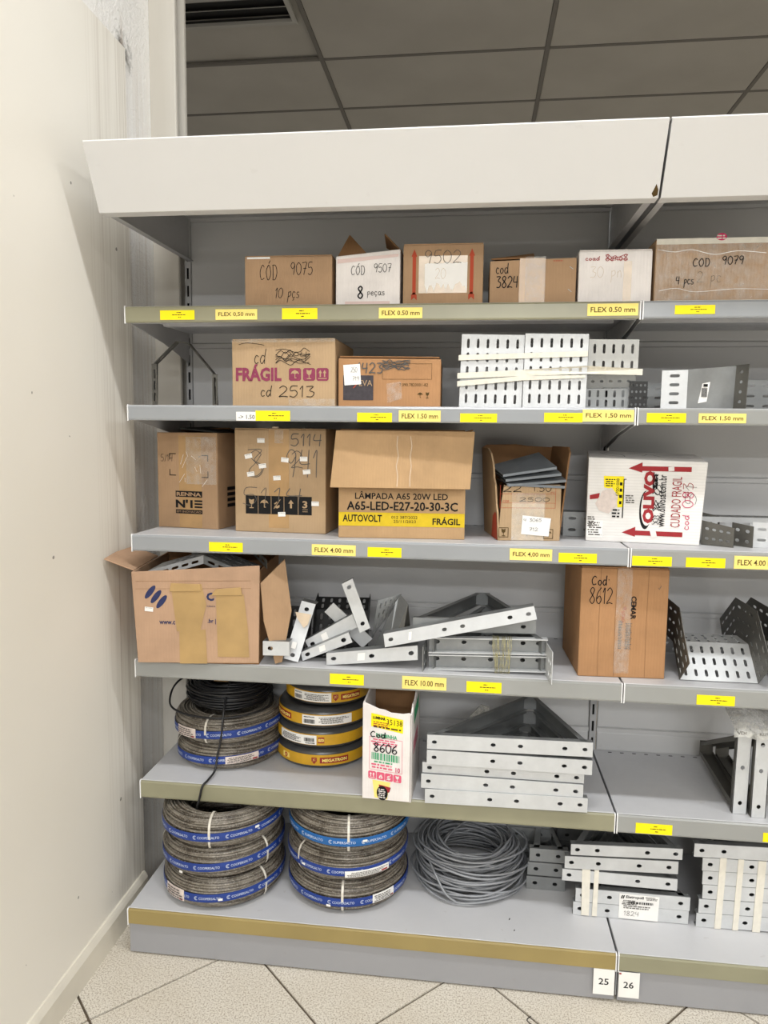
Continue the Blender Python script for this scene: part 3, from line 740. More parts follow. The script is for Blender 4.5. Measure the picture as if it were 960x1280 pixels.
def top_flap(t, a, b, ca, cb, mat, name='flap', th=.0035, mats=None):
    """flap from hinge a-b to free edge cb-ca"""
    a, b, ca, cb = map(Vector, (a, b, ca, cb)); n = (b-a).cross(cb-a).normalized()*th
    return obj(name, MB().slab([tuple(v) for v in (a, b, cb, ca)], n), mat, t, bevel=.0008, seg=1)

z1, z2, z3, z4, z5, z0 = (ZS[k] for k in (1, 2, 3, 4, 5, 0))
# ---- top shelf
b = Card('plain brown carton marked COD 9075 10 pcs, leftmost on the top shelf', .287, .10, z1, .212, .120, .20, 0, 'card_brown'); b.win(75, 372, 140, 312)
b.hand('CÓD', 127, 190, 172, 222, w=.0014); b.hand('9075', 232, 310, 165, 206, w=.0014); b.hand('10 pçs', 178, 262, 248, 282, w=.0013, slant=.12)
b.tape(.006, .112, .062, .1165, 'paper_white')
b = Card('white carton marked COD 9507 8 pecas with raised brown flaps', .508, .10, z1, .152, .132, .15, 0, 'card_white', hl=.118, hr=.132)
b.win(395, 625, 120, 312)
b.hand('CÓD', 450, 502, 178, 208, w=.0013, mat='ink_black'); b.hand('9507', 532, 596, 172, 200, w=.0012); b.hand('8', 474, 497, 246, 286, w=.0034); b.hand('peças', 508, 572, 256, 276, w=.0012)
tp = [(.004, .098), (.148, .112), (.148, .118), (.004, .108)]
polys(b.t, 'tape_strip', [tp], 'tape_pink', lift=.0006); polys(b.t, 'tape_strip', [rect(.022, .003, .128, .011)], 'tape_pink', lift=.0006)
top_flap(b.t, (.0, .02, .116), (.072, .02, .122), (.022, .055, .174), (.024, .056, .176), 'card_dark')
top_flap(b.t, (.150, .03, .130), (.150, .13, .130), (.110, .03, .170), (.104, .12, .162), 'card_dark')
b = Card('brown carton with two red arrows and a torn white label', .667, .10, z1, .185, .140, .20, 0, 'card_brown'); b.win(638, 917, 98, 308)
for cx in (677, 877):
    x_, dy = b.p(cx, 0)[0], 0
    pt = lambda px, py: b.p(px, py)
    polys(b.t, 'printed_arrow', [[pt(cx-10, 142), pt(cx+10, 142), pt(cx, 117)], [pt(cx-6, 270), pt(cx+6, 270), pt(cx+6, 142), pt(cx-6, 142)], [pt(cx-10, 290), pt(cx, 280), pt(cx+10, 290), pt(cx+10, 272), pt(cx, 262), pt(cx-10, 272)]], 'ink_orange')
rn = random.Random(5); pts = [b.p(714, 168)]
pts += [b.p(714+148*i/14, 164+rn.uniform(-3, 3)) for i in range(1, 15)] + [b.p(862, 262)]
pts += [b.p(862-148*i/18, 225+i*.5+rn.uniform(0, 32)) for i in range(1, 18)] + [b.p(714, 238)]
polys(b.t, 'torn_label', [pts], 'paper_white', lift=.0008)
b.tape(*[b.c(693, 862, 140, 266)[i] for i in (0, 2, 1, 3)], mat='tape_pale', lift=.0004)
b.hand('9502', 712, 845, 122, 166, w=.0014, mat='ink_grey'); b.hand('20', 750, 790, 182, 218, w=.0009, mat='tape_pale')
b = Card('brown carton marked cod 3824 with clear tape and a lifted flap', .867, .10, z1, .194, .105, .18, 0, 'card_brown', hl=.101, hr=.106); b.win(33, 322, 140, 287)
b.hand('cod', 53, 98, 160, 190, w=.0018); b.hand('3824', 55, 132, 198, 234, w=.0022)
b.tape(*[b.c(133, 218, 143, 285)[i] for i in (0, 2, 1, 3)], mat='packing_tape', lift=.0005)
b.tape(*[b.c(152, 220, 138, 280)[i] for i in (0, 2, 1, 3)], mat='clear_film', lift=.0016)
top_flap(b.t, (.002, .004, .101), (.100, .004, .103), (.020, .085, .116), (.104, .075, .128), 'card_dark')
b.text('........', 245, 275, 150, 155, 'ink_orange')
mb = MB()
for (x_, y_) in ((305, 175), (302, 245)): u_, v_ = b.p(x_, y_); obj('staple', MB().tube([(u_-.004, -.001, v_+.003), (u_+.004, -.001, v_-.003)], .0007), 'galvanised', b.t)
b = Card('small ribbed white carton with red handwriting on the top shelf', 1.066, .10, z1, .160, .119, .16, 0, 'card_white'); b.win(327, 572, 112, 282)
b.hand('coad', 348, 398, 134, 146, w=.0014, mat='ink_red')
b.hand('8eno8', 415, 492, 128, 148, w=.0014, mat='ink_red'); scribble(b.t, *b.c(415, 492, 128, 148), 2, .0012, 'ink_red', seed=3)
b.hand('30 pn', 365, 475, 165, 200, w=.0009, mat='tape_pale'); b.tape(*[b.c(478, 505, 150, 280)[i] for i in (0, 2, 1, 3)], mat='tape_pale', lift=.0004)
b = Card('wide brown carton in clear film marked COD 9079 on the right', 1.232, .10, z1, .33, .140, .22, 0, 'card_brown'); b.win(572, 1120, 75, 278)
b.hand('COD', 705, 768, 140, 165, w=.0018, lift=.0024); b.hand('9079', 808, 886, 134, 160, w=.0018, lift=.0024); b.hand('4 pcs', 648, 712, 195, 220, w=.0016, lift=.0024); b.hand('2 pc', 722, 812, 180, 215, w=.001, mat='ink_brown')
b.tape(*[b.c(574, 1118, 76, 94)[i] for i in (0, 2, 1, 3)], mat='masking_tape', lift=.0006)
polys(b.t, 'red_stamp', [ell(*b.p(802, 73), .011, .008)], 'ink_magenta', lift=.0012); fine_print(b.t, *b.c(785, 820, 66, 82), 2, 'masking_tape', lift=.0016)
b.tape(*[b.c(574, 1118, 94, 270)[i] for i in (0, 2, 1, 3)], mat='clear_film', lift=.0018, name='plastic_film')
b.tape(*[b.c(574, 1118, 270, 277)[i] for i in (0, 2, 1, 3)], mat='masking_tape', lift=.0009)
top_flap(b.t, (.125, .03, .142), (.33, .03, .142), (.130, .11, .152), (.33, .11, .150), 'card_dark')
ribbon_ = smooth([b.p(580, 110), b.p(640, 118), b.p(700, 112), b.p(780, 128), b.p(860, 118), b.p(960, 126)])
mb = MB(); ribbon(mb, ribbon_, .0012, front(), .002); ribbon(mb, smooth([b.p(590, 240), b.p(650, 232), b.p(720, 244), b.p(860, 236), b.p(1000, 240)]), .001, front(), .002); obj('film_crease', mb, 'paper_white', b.t)

# ---- second shelf
b = Card('tan carton printed FRAGIL in wine red, marked cd 2513', .253, .10, z2, .256, .160, .22, -2, 'card_tan'); b.win(30, 390, 435, 665)
write(b.t, 'FRÁGIL', *b.c(44, 205, 522, 580), 'ink_wine', bold=.04)
for cx, k in ((252, 'umbrella'), (301, 'glass'), (347, 'arrows')):
    u_, v_ = b.p(cx, 557); icon(b.t, k, u_, v_, .030, 'ink_wine', 'card_tan')
b.hand('cd', 108, 152, 474, 520, w=.0016, slant=.1); scribble(b.t, *b.c(185, 310, 474, 520), 7, .0013, seed=9); b.hand('2 4', 215, 300, 480, 512, w=.001)
b.hand('cd', 130, 172, 598, 632, w=.0018, slant=.1); b.hand('2513', 195, 325, 596, 634, w=.0018)
b.tape(*[b.c(230, 390, 640, 663)[i] for i in (0, 2, 1, 3)], mat='clear_film', lift=.0015); b.tape(*[b.c(30, 390, 436, 448)[i] for i in (0, 2, 1, 3)], mat='clear_film', lift=.0015)
mb = MB(); ribbon(mb, smooth([b.p(55, 455), b.p(80, 449), b.p(115, 452), b.p(145, 457)]), .0012, front(), .0012); obj('pen_stroke', mb, 'ink_black', b.t)
b = Card('low orange-brown carton with a white note, marked 423', .515, .10, z2, .244, .117, .20, 1.5, 'card_orange', hl=.117, hr=.115); b.win(400, 770, 500, 668)
polys(b.t, 'printed_patch', [rect(*[b.c(418, 528, 562, 646)[i] for i in (0, 2, 1, 3)])], 'print_navy')
b.text('EVA', 476, 524, 578, 598, 'card_tan', lift=.0012); mb = MB(); ribbon(mb, [b.p(455, 605), b.p(470, 590), b.p(482, 572)], .002, front(), .0013); obj('printed_stroke', mb, 'ink_orange', b.t)
b.hand('1423', 470, 565, 520, 555, w=.0028, mat='ink_grey', lift=.0017); scribble(b.t, *b.c(560, 662, 512, 540), 9, .002, 'ink_grey', seed=4)
sticker(b.t, *b.p(451, 560), .040, .048, 4, lift=.0022, printed=False); b.hand('250', 446, 470, 535, 552, w=.0007, lift=.0028, mat='ink_grey'); b.hand('719', 452, 478, 566, 580, w=.0007, lift=.0028, mat='ink_grey')
r = b.c(560, 738, 522, 575); t_ = .0007
polys(b.t, 'printed_frame', [rect(r[0], r[2], r[1], r[2]+t_), rect(r[0], r[3]-t_, r[1], r[3]), rect(r[0], r[2], r[0]+t_, r[3]), rect(r[1]-t_, r[2], r[1], r[3])], 'ink_brown')
b.text('7.090.7820001-82', 622, 725, 588, 598, 'ink_brown')
for cx, k in ((697, 'umbrella'), (723, 'glass')): u_, v_ = b.p(cx, 628); icon(b.t, k, u_, v_, .019, None, 'ink_brown')
polys(b.t, 'tape_strip', [[b.p(575, 590), b.p(628, 582), b.p(632, 640), b.p(580, 655)]], 'clear_film', lift=.0018)
top_flap(b.t, (.002, .01, .117), (.24, .01, .115), (.004, .10, .119), (.24, .10, .121), 'card_orange')

# ---- third shelf
b = Card('tall brown carton printed RENNA, leftmost on the third shelf', .0, .230, z3, .180, .253, .185, -10, 'card_brown', kind='open'); b.win(190, 415, 458, 835)
b.text('RENNA', 262, 354, 693, 708, 'card_brown', bold=.03, lift=.0012)
polys(b.t, 'printed_bar', [rect(*[b.c(258, 358, 688, 712)[i] for i in (0, 2, 1, 3)])], 'ink_black')
b.text("N'1", 258, 322, 722, 755, bold=.04)
polys(b.t, 'printed_bar', [rect(*[b.c(329, 358, y, y+7)[i] for i in (0, 2, 1, 3)]) for y in (723, 735, 747)], 'ink_black')
polys(b.t, 'printed_bar', [rect(*[b.c(258, 358, 762, 778)[i] for i in (0, 2, 1, 3)])], 'ink_black'); b.text('EM INOVACAO', 262, 354, 766, 774, 'card_brown', lift=.0012)
L = []
for (x_, y_, sx, sy) in ((236, 540, 1, 1), (382, 545, -1, 1), (236, 628, 1, -1), (382, 634, -1, -1)):
    u_, v_ = b.p(x_, y_); L += [rect(min(u_, u_+sx*.020), min(v_, v_-sy*.0022), max(u_, u_+sx*.020), max(v_, v_-sy*.0022)), rect(min(u_, u_+sx*.0022), min(v_, v_-sy*.017), max(u_, u_+sx*.0022), max(v_, v_-sy*.017))]
polys(b.t, 'printed_corner_marks', L, 'ink_black')
b.hand('5/14', 203, 252, 545, 572, w=.001)
b.tape(*[b.c(272, 356, 470, 833)[i] for i in (0, 2, 1, 3)], lift=.0004, mat='packing_tape'); b.tape(*[b.c(300, 412, 474, 660)[i] for i in (0, 2, 1, 3)], lift=.0018, mat='clear_film')
mb = MB(); rn = random.Random(12)
for k in range(9):
    x_, y_ = rn.uniform(290, 380), rn.uniform(480, 650); ribbon(mb, [b.p(x_, y_), b.p(x_+rn.uniform(-25, 25), y_+rn.uniform(15, 45))], .0008, front(), .0022)
obj('tape_crease', mb, 'paper_white', b.t)
sf = lambda u, v, l: (.180+l, u, v)
polys(b.t, 'printed_bar', [rect(.05, z, .12, z+.009) for z in (.055, .070, .085, .10)], 'ink_black', sf)
top_flap(b.t, (.178, .01, .252), (.178, .18, .252), (.06, .01, .262), (.06, .18, .268), 'black_steel')
top_flap(b.t, (.004, .181, .25), (.17, .181, .25), (.01, .10, .262), (.16, .10, .268), 'card_dark')

b = Card('large brown carton marked 5114 dotted with tiny white stickers', .231, .179, z3, .241, .266, .24, -3, 'card_tan', kind='closed'); b.win(492, 858, 430, 855)
b.tape(*[b.c(630, 712, 432, 836)[i] for i in (0, 2, 1, 3)], lift=.0005)
b.hand('5114', 718, 850, 452, 500, w=.0022, mat='ink_grey'); b.hand('3', 540, 625, 512, 632, w=.0018, mat='ink_grey'); b.hand('8', 545, 620, 520, 625, w=.0016, mat='ink_grey')
b.hand('941', 700, 838, 515, 626, w=.002, mat='ink_grey'); b.hand('2', 720, 775, 520, 590, w=.0018, mat='ink_grey')
b.hand('51', 522, 640, 672, 745, w=.0016, mat='ink_grey'); b.hand('14', 650, 782, 672, 730, w=.0022, mat='ink_grey')
polys(b.t, 'printed_bar', [rect(*[b.c(536, 803, 705, 780)[i] for i in (0, 2, 1, 3)])], 'ink_black')
for cx, k in ((560, 'glass'), (612, 'umbrella'), (664, 'cross'), (720, 'arrow')): u_, v_ = b.p(cx, 738); icon(b.t, k, u_, v_, .032, None, 'card_tan')
b.text('3', 766, 786, 722, 752, 'card_tan', bold=.03, lift=.0012); polys(b.t, 'printed_rule', [rect(*[b.c(766, 787, 757, 759)[i] for i in (0, 2, 1, 3)]), rect(*[b.c(766, 787, 765, 767)[i] for i in (0, 2, 1, 3)])], 'card_tan', lift=.0012)
[polys(b.t, 'printed_rule', [rect(*[b.c(x_, x_+2, 706, 779)[i] for i in (0, 2, 1, 3)])], 'card_tan', lift=.0012) for x_ in (586, 639, 691, 748)]
for (x_, y_, a_) in ((600, 480, 0), (549, 544, 12), (606, 583, 8), (558, 617, 8), (664, 631, 4), (696, 557, -6), (771, 552, 0), (783, 604, 6), (817, 732, 0), (683, 779, 3)):
    u_, v_ = b.p(x_, y_); sticker(b.t, u_, v_, .0195, .0115, a_, rows=1)
b.tape(*[b.c(655, 690, 436, 490)[i] for i in (0, 2, 1, 3)], mat='clear_film', lift=.0018)
obj('flap_edge', cbox(.10, .002, .263, .115, .01, .270), 'tape_pale', b.t)

b = Card('brown lamp carton with a yellow band and a hanging front flap', .514, .116, z3, .309, .262, .26, 3.7, 'card_lamp', kind='open'); b.win(70, 540, 52, 465)
b.text('LÂMPADA A65 20W LED', 132, 476, 283, 314, 'ink_black', bold=.012); b.text('A65-LED-E27-20-30-3C', 101, 513, 322, 357, 'ink_black', bold=.02)
polys(b.t, 'printed_band', [rect(*[b.c(71, 539, 365, 418)[i] for i in (0, 2, 1, 3)])], 'print_yellow')
b.text('AUTOVOLT', 86, 233, 374, 402, bold=.02, lift=.0014); b.text('FRÁGIL', 421, 523, 378, 409, bold=.02, lift=.0014); b.text('012 387/2022', 268, 365, 377, 388, lift=.0014); b.text('25/11/2023', 276, 359, 393, 404, lift=.0014)
ffl = top_flap(b.t, (.328, -.004, .262), (-.006, -.004, .262), (.318, -.030, .125), (-.017, -.030, .125), 'card_lamp', name='front_flap')
mb = MB()
for (x_, ya, yb) in ((.145, .25, .13), (.178, .25, .13)):
    ribbon(mb, [(x_+random.uniform(-.004, .004), ya+(yb-ya)*i/5) for i in range(6)], .0012, lambda u, v, l: (u, -.030+(v-.125)*.19-.0055, v), 0)
obj('flap_crease', mb, 'tape_pale', ffl)
top_flap(b.t, (.307, .01, .262), (.307, .25, .262), (.325, .01, .268), (.325, .25, .262), 'card_dark')
obj('flap', cbox(.003, .13, .262, .305, .255, .265), 'card_dark', b.t); obj('flap', cbox(.003, .006, .2625, .305, .125, .2655), 'card_dark', b.t)
sf = lambda u, v, l: (.309+l, u, v)
fine_print(b.t, .03, .24, .06, .22, 6, 'ink_black', sf, 8)

# open carton with grey sheets
t = thing('cardboard_box', 'open torn brown carton filled with bent grey metal sheets', 'box', (.903, .140, z3+.0003), R(9))
bw, bd = .152, .185; rn = random.Random(3)
obj('front_panel', MB().slab([(x, 0, z) for x, z in [(0, 0), (bw, 0), (bw, .134), (.148, .137), (.05, .137), (.012, .135), (.006, .09)]], (0, .004, 0)), 'card_tan', t, bevel=.001, seg=1)
lp = MB(); edge = [(0, 0), (0, .07), (.01, .09), (.014, .135), (.03, .15), (.035, .185), (.06, .21), (.10, .222), (bd, .222), (bd, 0)]
lp.slab([(-.012*z/.22-.0, y, z) for y, z in edge], (.004, 0, 0)); obj('left_panel', lp, 'card_tan', t)
obj('printed_patch', MB().add([(-.0015-.012*z/.22, y, z) for y, z in [(.001, .001), (.075, .001), (.05, .055), (.02, .068), (.001, .066)]], [(0, 1, 2, 3, 4)]), 'ink_orange', t)
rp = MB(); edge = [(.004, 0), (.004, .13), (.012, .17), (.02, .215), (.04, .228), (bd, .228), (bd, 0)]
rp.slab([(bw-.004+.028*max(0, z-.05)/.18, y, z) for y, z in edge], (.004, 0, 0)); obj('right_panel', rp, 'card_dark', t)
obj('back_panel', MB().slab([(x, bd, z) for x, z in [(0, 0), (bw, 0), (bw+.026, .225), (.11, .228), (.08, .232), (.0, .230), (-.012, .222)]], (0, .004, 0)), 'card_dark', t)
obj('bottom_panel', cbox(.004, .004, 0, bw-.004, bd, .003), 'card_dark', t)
fw = Card.__new__(Card); fw.t = t; fw.w = bw; fw.h = .137; fw.X = (235, 800, 485, 975)
fw.hand('22', 270, 450, 492, 550, w=.0016); fw.hand('1.50', 540, 715, 492, 545, w=.0014); fw.hand('2500', 420, 705, 598, 632, w=.0012)
r = fw.c(245, 750, 492, 690); polys(t, 'printed_frame', [rect(r[0], r[2], r[1], r[2]+.0008), rect(r[0], r[2], r[0]+.0008, r[3]), rect(r[1]-.0008, r[2], r[1], r[3]), rect(r[0], r[2]+.034, r[1], r[2]+.0347), rect(r[0], r[2]+.012, r[1], r[2]+.0127)], 'ink_orange')
fw.text('COR', 270, 330, 622, 638, 'ink_orange'); fw.text('PC', 705, 740, 548, 562, 'ink_orange')
fw.tape(*[fw.c(355, 655, 560, 972)[i] for i in (0, 2, 1, 3)], mat='clear_film', lift=.0016); fw.tape(*[fw.c(355, 650, 640, 972)[i] for i in (0, 2, 1, 3)], mat='tape_pale', lift=.0004)
polys(t, 'paper_note', [[fw.p(452, 752), fw.p(712, 778), fw.p(695, 936), fw.p(443, 916)]], 'paper_white', lift=.0024)
fw.hand('4 3065', 462, 630, 780, 806, w=.0008, mat='ink_grey', lift=.003); fw.hand('712', 515, 600, 860, 890, w=.0008, mat='ink_grey', lift=.003)
u_, v_ = fw.p(285, 903); icon(t, 'glass', u_, v_, .024, 'ink_brown', 'ink_brown', frame=True); u_, v_ = fw.p(692, 915); icon(t, 'umbrella', u_, v_, .024, 'ink_brown', 'ink_brown', frame=True)
SL = ['topmost of the bent grey sheets in the open carton', 'second of the bent grey sheets in the open carton', 'third of the bent grey sheets in the open carton', 'lowest visible bent grey sheet in the open carton']
for k in range(4):
    s_ = thing('metal_sheet', SL[k], 'metal sheet', (.903, .140, z3+.165-k*.0095), R(9))
    x0, x1 = -.004+.006*k, .125+.012*k; dz = .024-.006*k
    P = [(x0+.012, -.004-.002*k, -.006-.002*k), (x1+.012, -.006, dz-.010), (x1-.004, .11, dz+.022), (x0, .10, .012)]
    if k == 3: P = [(x0+.004, -.004, .0015), (x1-.002, -.004, -.004), (x1-.006, .11, .004), (x0, .10, .006)]
    obj('plate', MB().slab(P, (0, 0, .002)), 'sheet_plate', s_)
    a_, c_ = Vector(P[0]), Vector(P[1])
    obj('folded_lip', MB().slab([tuple(a_), tuple(c_), tuple(c_+Vector((0, 0, -.004))), tuple(a_+Vector((0, 0, -.004)))], (0, .0015, 0)), 'sheet_plate', s_)

b = Card('white carton lying sideways with red arrows and CUIDADO FRAGIL print', 1.117, .180, z3, .269, .206, .20, -7.5, 'card_white_side', hl=.207, hr=.200); b.win(40, 878, 130, 745)
for k_, d_ in ((1, (-.010, 0, 0)), (2, (-.010, 0, 0)), (6, (0, 0, .014)), (7, (0, 0, .014))):
    b.b.data.vertices[k_].co += Vector(d_)
for (ya, yb, xt, xb) in ((165, 238, 330, 768), (628, 700, 300, 728)):
    c_ = (ya+yb)/2+8
    polys(b.t, 'printed_arrow', [[b.p(xt, c_), b.p(xt+96, yb), b.p(xt+96, ya)], [b.p(xt+96, c_+17), b.p(xb, c_+17), b.p(xb, c_-17), b.p(xt+96, c_-17)]], 'ink_red')
u_, v_ = b.p(628, 208); sticker(b.t, u_, v_, .013, .010, 5, mat='card_white', printed=False); u_, v_ = b.p(525, 672); sticker(b.t, u_, v_, .013, .018, 15, mat='card_white', printed=False)
polys(b.t, 'logo_ring', [[b.p(462+44*math.cos(q), 505+138*math.sin(q)) for q in [math.pi*2*i/28 for i in range(28)]]], 'ink_black', lift=.0006)
polys(b.t, 'logo_ring', [[b.p(472+42*math.cos(q), 492+126*math.sin(q)) for q in [math.pi*2*i/28 for i in range(28)]]], 'card_white', lift=.0009)
b.text('OLIVO', 442, 522, 225, 600, 'ink_red', bold=.06, rot=90, lift=.0013)
b.text('www.olivosa.com.br', 545, 600, 250, 622, 'ink_black', bold=.01, rot=90, lift=.0012)
b.text('CUIDADO FRAGIL', 640, 706, 264, 622, 'ink_red', bold=.0, rot=90, lift=.0012)
scribble(b.t, *b.c(505, 540, 240, 340), 9, .0016, 'ink_black', seed=2); scribble(b.t, *b.c(505, 590, 330, 400), 5, .0014, 'ink_black', seed=5); scribble(b.t, *b.c(510, 565, 440, 510), 5, .0014, 'ink_black', seed=6); scribble(b.t, *b.c(510, 580, 540, 600), 4, .0014, 'ink_black', seed=7)
hand(b.t, 'cod', *b.c(725, 768, 525, 638), w=.0016, mat='ink_magenta', rot=90); hand(b.t, '08', *b.c(715, 790, 355, 480), w=.0016, mat='ink_magenta', rot=90); hand(b.t, '43', *b.c(715, 785, 295, 410), w=.0014, mat='ink_red', rot=90); hand(b.t, '51', *b.c(735, 810, 300, 460), w=.001, mat='ink_grey', rot=90)
polys(b.t, 'yellow_label', [[b.p(155, 268), b.p(300, 268), b.p(300, 490), b.p(262, 492), b.p(255, 440), b.p(210, 360), b.p(160, 350)]], 'tag_yellow', lift=.0012)
polys(b.t, 'torn_patch', [[b.p(150, 375), b.p(215, 350), b.p(262, 410), b.p(255, 480), b.p(200, 540), b.p(130, 520), b.p(100, 470)]], 'paper_pinkish', lift=.0016)
b.text('07001008', 245, 268, 285, 410, 'ink_black', rot=90, lift=.0018); fine_print(b.t, *b.c(165, 240, 285, 345), 4, lift=.0018, seed=4); fine_print(b.t, *b.c(270, 295, 300, 480), 4, lift=.0018, seed=5); fine_print(b.t, *b.c(222, 290, 500, 570), 3, lift=.0018, seed=6)
polys(b.t, 'printed_rule', [rect(*[b.c(296, 304, 290, 568)[i] for i in (0, 2, 1, 3)]), rect(*[b.c(283, 318, 286, 291)[i] for i in (0, 2, 1, 3)])], 'ink_black', lift=.0012)
fine_print(b.t, *b.c(312, 380, 398, 462), 4, 'ink_grey', lift=.0012, seed=11)
polys(b.t, 'paper_label', [rect(*[b.c(44, 162, 590, 715)[i] for i in (0, 2, 1, 3)])], 'paper_white', lift=.0010); fine_print(b.t, *b.c(52, 155, 600, 705), 6, 'ink_grey', lift=.0014, seed=12)
fine_print(b.t, *b.c(48, 105, 560, 640), 5, 'ink_grey', lift=.0013, seed=14)
polys(b.t, 'printed_patch', [[b.p(58, 410), b.p(130, 392), b.p(125, 432), b.p(60, 440)]], 'ink_red', lift=.0012)
tf = lambda u, v, l: (u, v, .2045-.007*u/.269+.014*v/.20+l)
mb = MB(); ribbon(mb, smooth([(.03, .12), (.05, .06), (.085, .04), (.075, .10), (.04, .13)]), .002, tf, .0012); ribbon(mb, smooth([(.10, .10), (.13, .08), (.15, .12), (.18, .05), (.24, .08)]), .002, tf, .0016); obj('pen_stroke', mb, 'ink_black', b.t)

# ---- fourth shelf: the big open carton
t = thing('cardboard_box', 'big open brown carton with three blue ovals and two tape strips', 'box', (.020, .048, z4+.0003), R(5.2))
bw, bd = .303, .27
fp = [(.0, 0), (bw, .004), (bw+.004, .250), (-.012, .229)]
obj('front_panel', MB().slab([(x, 0, z) for x, z in fp], (0, .004, 0)), 'card_pale', t, bevel=.001, seg=1)
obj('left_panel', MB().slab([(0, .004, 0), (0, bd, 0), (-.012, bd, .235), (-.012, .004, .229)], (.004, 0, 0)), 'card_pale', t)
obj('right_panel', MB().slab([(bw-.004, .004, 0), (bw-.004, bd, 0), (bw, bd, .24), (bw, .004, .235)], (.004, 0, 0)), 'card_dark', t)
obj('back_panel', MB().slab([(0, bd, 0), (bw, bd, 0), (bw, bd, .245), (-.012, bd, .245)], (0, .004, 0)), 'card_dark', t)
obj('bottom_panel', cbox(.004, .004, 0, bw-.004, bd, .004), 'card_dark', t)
top_flap(t, (-.012, .20, .237), (-.012, .02, .231), (-.082, .17, .272), (-.078, .0, .262), 'card_pale', name='flap')
mb = MB(); A_ = [Vector(p) for p in ((bw+.004, .006, .238), (bw+.008, .20, .252), (bw+.058, .16, .262), (bw+.040, -.004, .262))]
mb.slab([tuple(v) for v in ((bw+.004, .006, .205), (bw+.060, .03, .262), (bw+.078, .02, .135), (bw+.012, .004, .110))], (.002, -.0035, 0))
mb.slab([tuple(v) for v in ((bw+.012, .004, .110), (bw+.078, .02, .135), (bw+.055, .012, .006), (bw+.040, .004, .004))], (.002, -.0035, 0))
obj('side_flap', mb, 'card_brown', t)
b = Card.__new__(Card); b.t = t; b.w = bw+.008; b.h = .24; b.X = (158, 678, 150, 550)
sk = lambda u, v, l: (u-.006, -l, v+.001)
for (x_, y_) in ((226, 252), (250, 271), (273, 292)):
    u_, v_ = b.p(x_, y_); polys(t, 'printed_oval', [ell(u_, v_, .0205, .0068, 52)], 'ink_blue', sk)
write(t, 'C', *b.c(460, 492, 250, 285), 'ink_blue', sk, bold=.05); write(t, 'www.c', *b.c(262, 328, 372, 387), 'ink_blue', sk, bold=.02); write(t, '.br |', *b.c(464, 498, 360, 383), 'ink_blue', sk, bold=.02); write(t, 'Indústria', *b.c(462, 496, 303, 310), 'ink_blue', sk)
sticker(t, *b.p(220, 324), .021, .011, -5, face=sk, rows=1)
mat_ = 'tape_mustard'
polys(t, 'tape_strip', [[b.p(312, 215), b.p(440, 215), b.p(460, 300), b.p(432, 415), b.p(335, 415)]], mat_, sk, .0012)
obj('tape_strip', MB().slab([sk(*b.p(308, 248), .001), sk(*b.p(440, 244), .001), sk(*b.p(436, 215), .001), sk(*b.p(314, 212), .001)], (0, -.003, 0)), mat_, t, bevel=.001)
polys(t, 'tape_strip', [[b.p(345, 415), b.p(455, 405), b.p(460, 550), b.p(345, 552)]], mat_, sk, .0009)
polys(t, 'tape_strip', [[b.p(500, 255), b.p(615, 255), b.p(632, 400), b.p(636, 520), b.p(505, 520)]], mat_, sk, .0012)
obj('tape_strip', MB().slab([sk(*b.p(480, 262), .001), sk(*b.p(610, 258), .001), sk(*b.p(604, 225), .001), sk(*b.p(500, 235), .001)], (0, -.003, 0)), mat_, t, bevel=.001)
mb = MB()
for y_ in (208, 240): ribbon(mb, [b.p(x_, y_+(x_-160)*-.02) for x_ in range(165, 680, 60)], .0007, sk, .0006)
obj('flap_crease', mb, 'card_dark', t)

b = Card('brown carton standing on end, handwritten Cod. 8612', 1.101, .113, z4, .203, .268, .235, 2, 'card_orange'); b.win(120, 498, 62, 560)
b.hand('Cod', 165, 235, 105, 145, w=.0022); b.hand('.', 232, 250, 105, 120, w=.002); b.hand('8612', 158, 262, 155, 228, w=.0018)
b.text('CEMAR', 338, 362, 190, 295, 'ink_black', bold=.03, rot=-90); b.text('0', 308, 320, 238, 252, 'ink_red'); b.text('ELETRICA', 300, 313, 258, 310, 'ink_orange', rot=-90)
fine_print(b.t, *b.c(288, 306, 300, 430), 18, 'ink_grey', seed=3); fine_print(b.t, *b.c(318, 348, 310, 430), 18, 'ink_grey', seed=4)
b.tape(*[b.c(275, 340, 66, 540)[i] for i in (0, 2, 1, 3)], mat='clear_film', lift=.0016)
mb = MB(); [ribbon(mb, [b.p(x_, 66), b.p(x_-2, 300), b.p(x_+1, 555)], .0008, front(), .0006) for x_ in (275, 410, 205)]; obj('fold_crease', mb, 'card_dark', b.t)
mb = MB(); ribbon(mb, [b.p(452, 150), b.p(456, 157), b.p(465, 140)], .001, front(), .001); obj('pen_stroke', mb, 'ink_grey', b.t)

# ---- fifth shelf: white torn carton
t = thing('cardboard_box', 'tall narrow torn white carton with yellow label 35138, marked 8606', 'box', (.585, .073, z5+.0003), R(-3))
bw, bd = .122, .15
obj('front_panel', MB().slab([(x, 0, z) for x, z in [(0, 0), (bw, 0), (bw, .222), (.115, .226), (.10, .223), (.07, .224), (.055, .230), (.04, .232), (.025, .238), (.004, .246), (0, .243)]], (0, .004, 0)), 'card_white', t, bevel=.0008, seg=1)
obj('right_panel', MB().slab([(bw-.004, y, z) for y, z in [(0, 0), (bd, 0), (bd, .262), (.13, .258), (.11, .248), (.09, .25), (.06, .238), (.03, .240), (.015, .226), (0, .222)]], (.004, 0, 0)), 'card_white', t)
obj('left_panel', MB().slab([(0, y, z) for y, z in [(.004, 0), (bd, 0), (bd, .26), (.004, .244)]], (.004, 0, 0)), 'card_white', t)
obj('back_panel', cbox(0, bd, 0, bw, bd+.004, .26), 'card_dark', t); obj('bottom_panel', cbox(.004, .004, 0, bw-.004, bd, .004), 'card_dark', t)
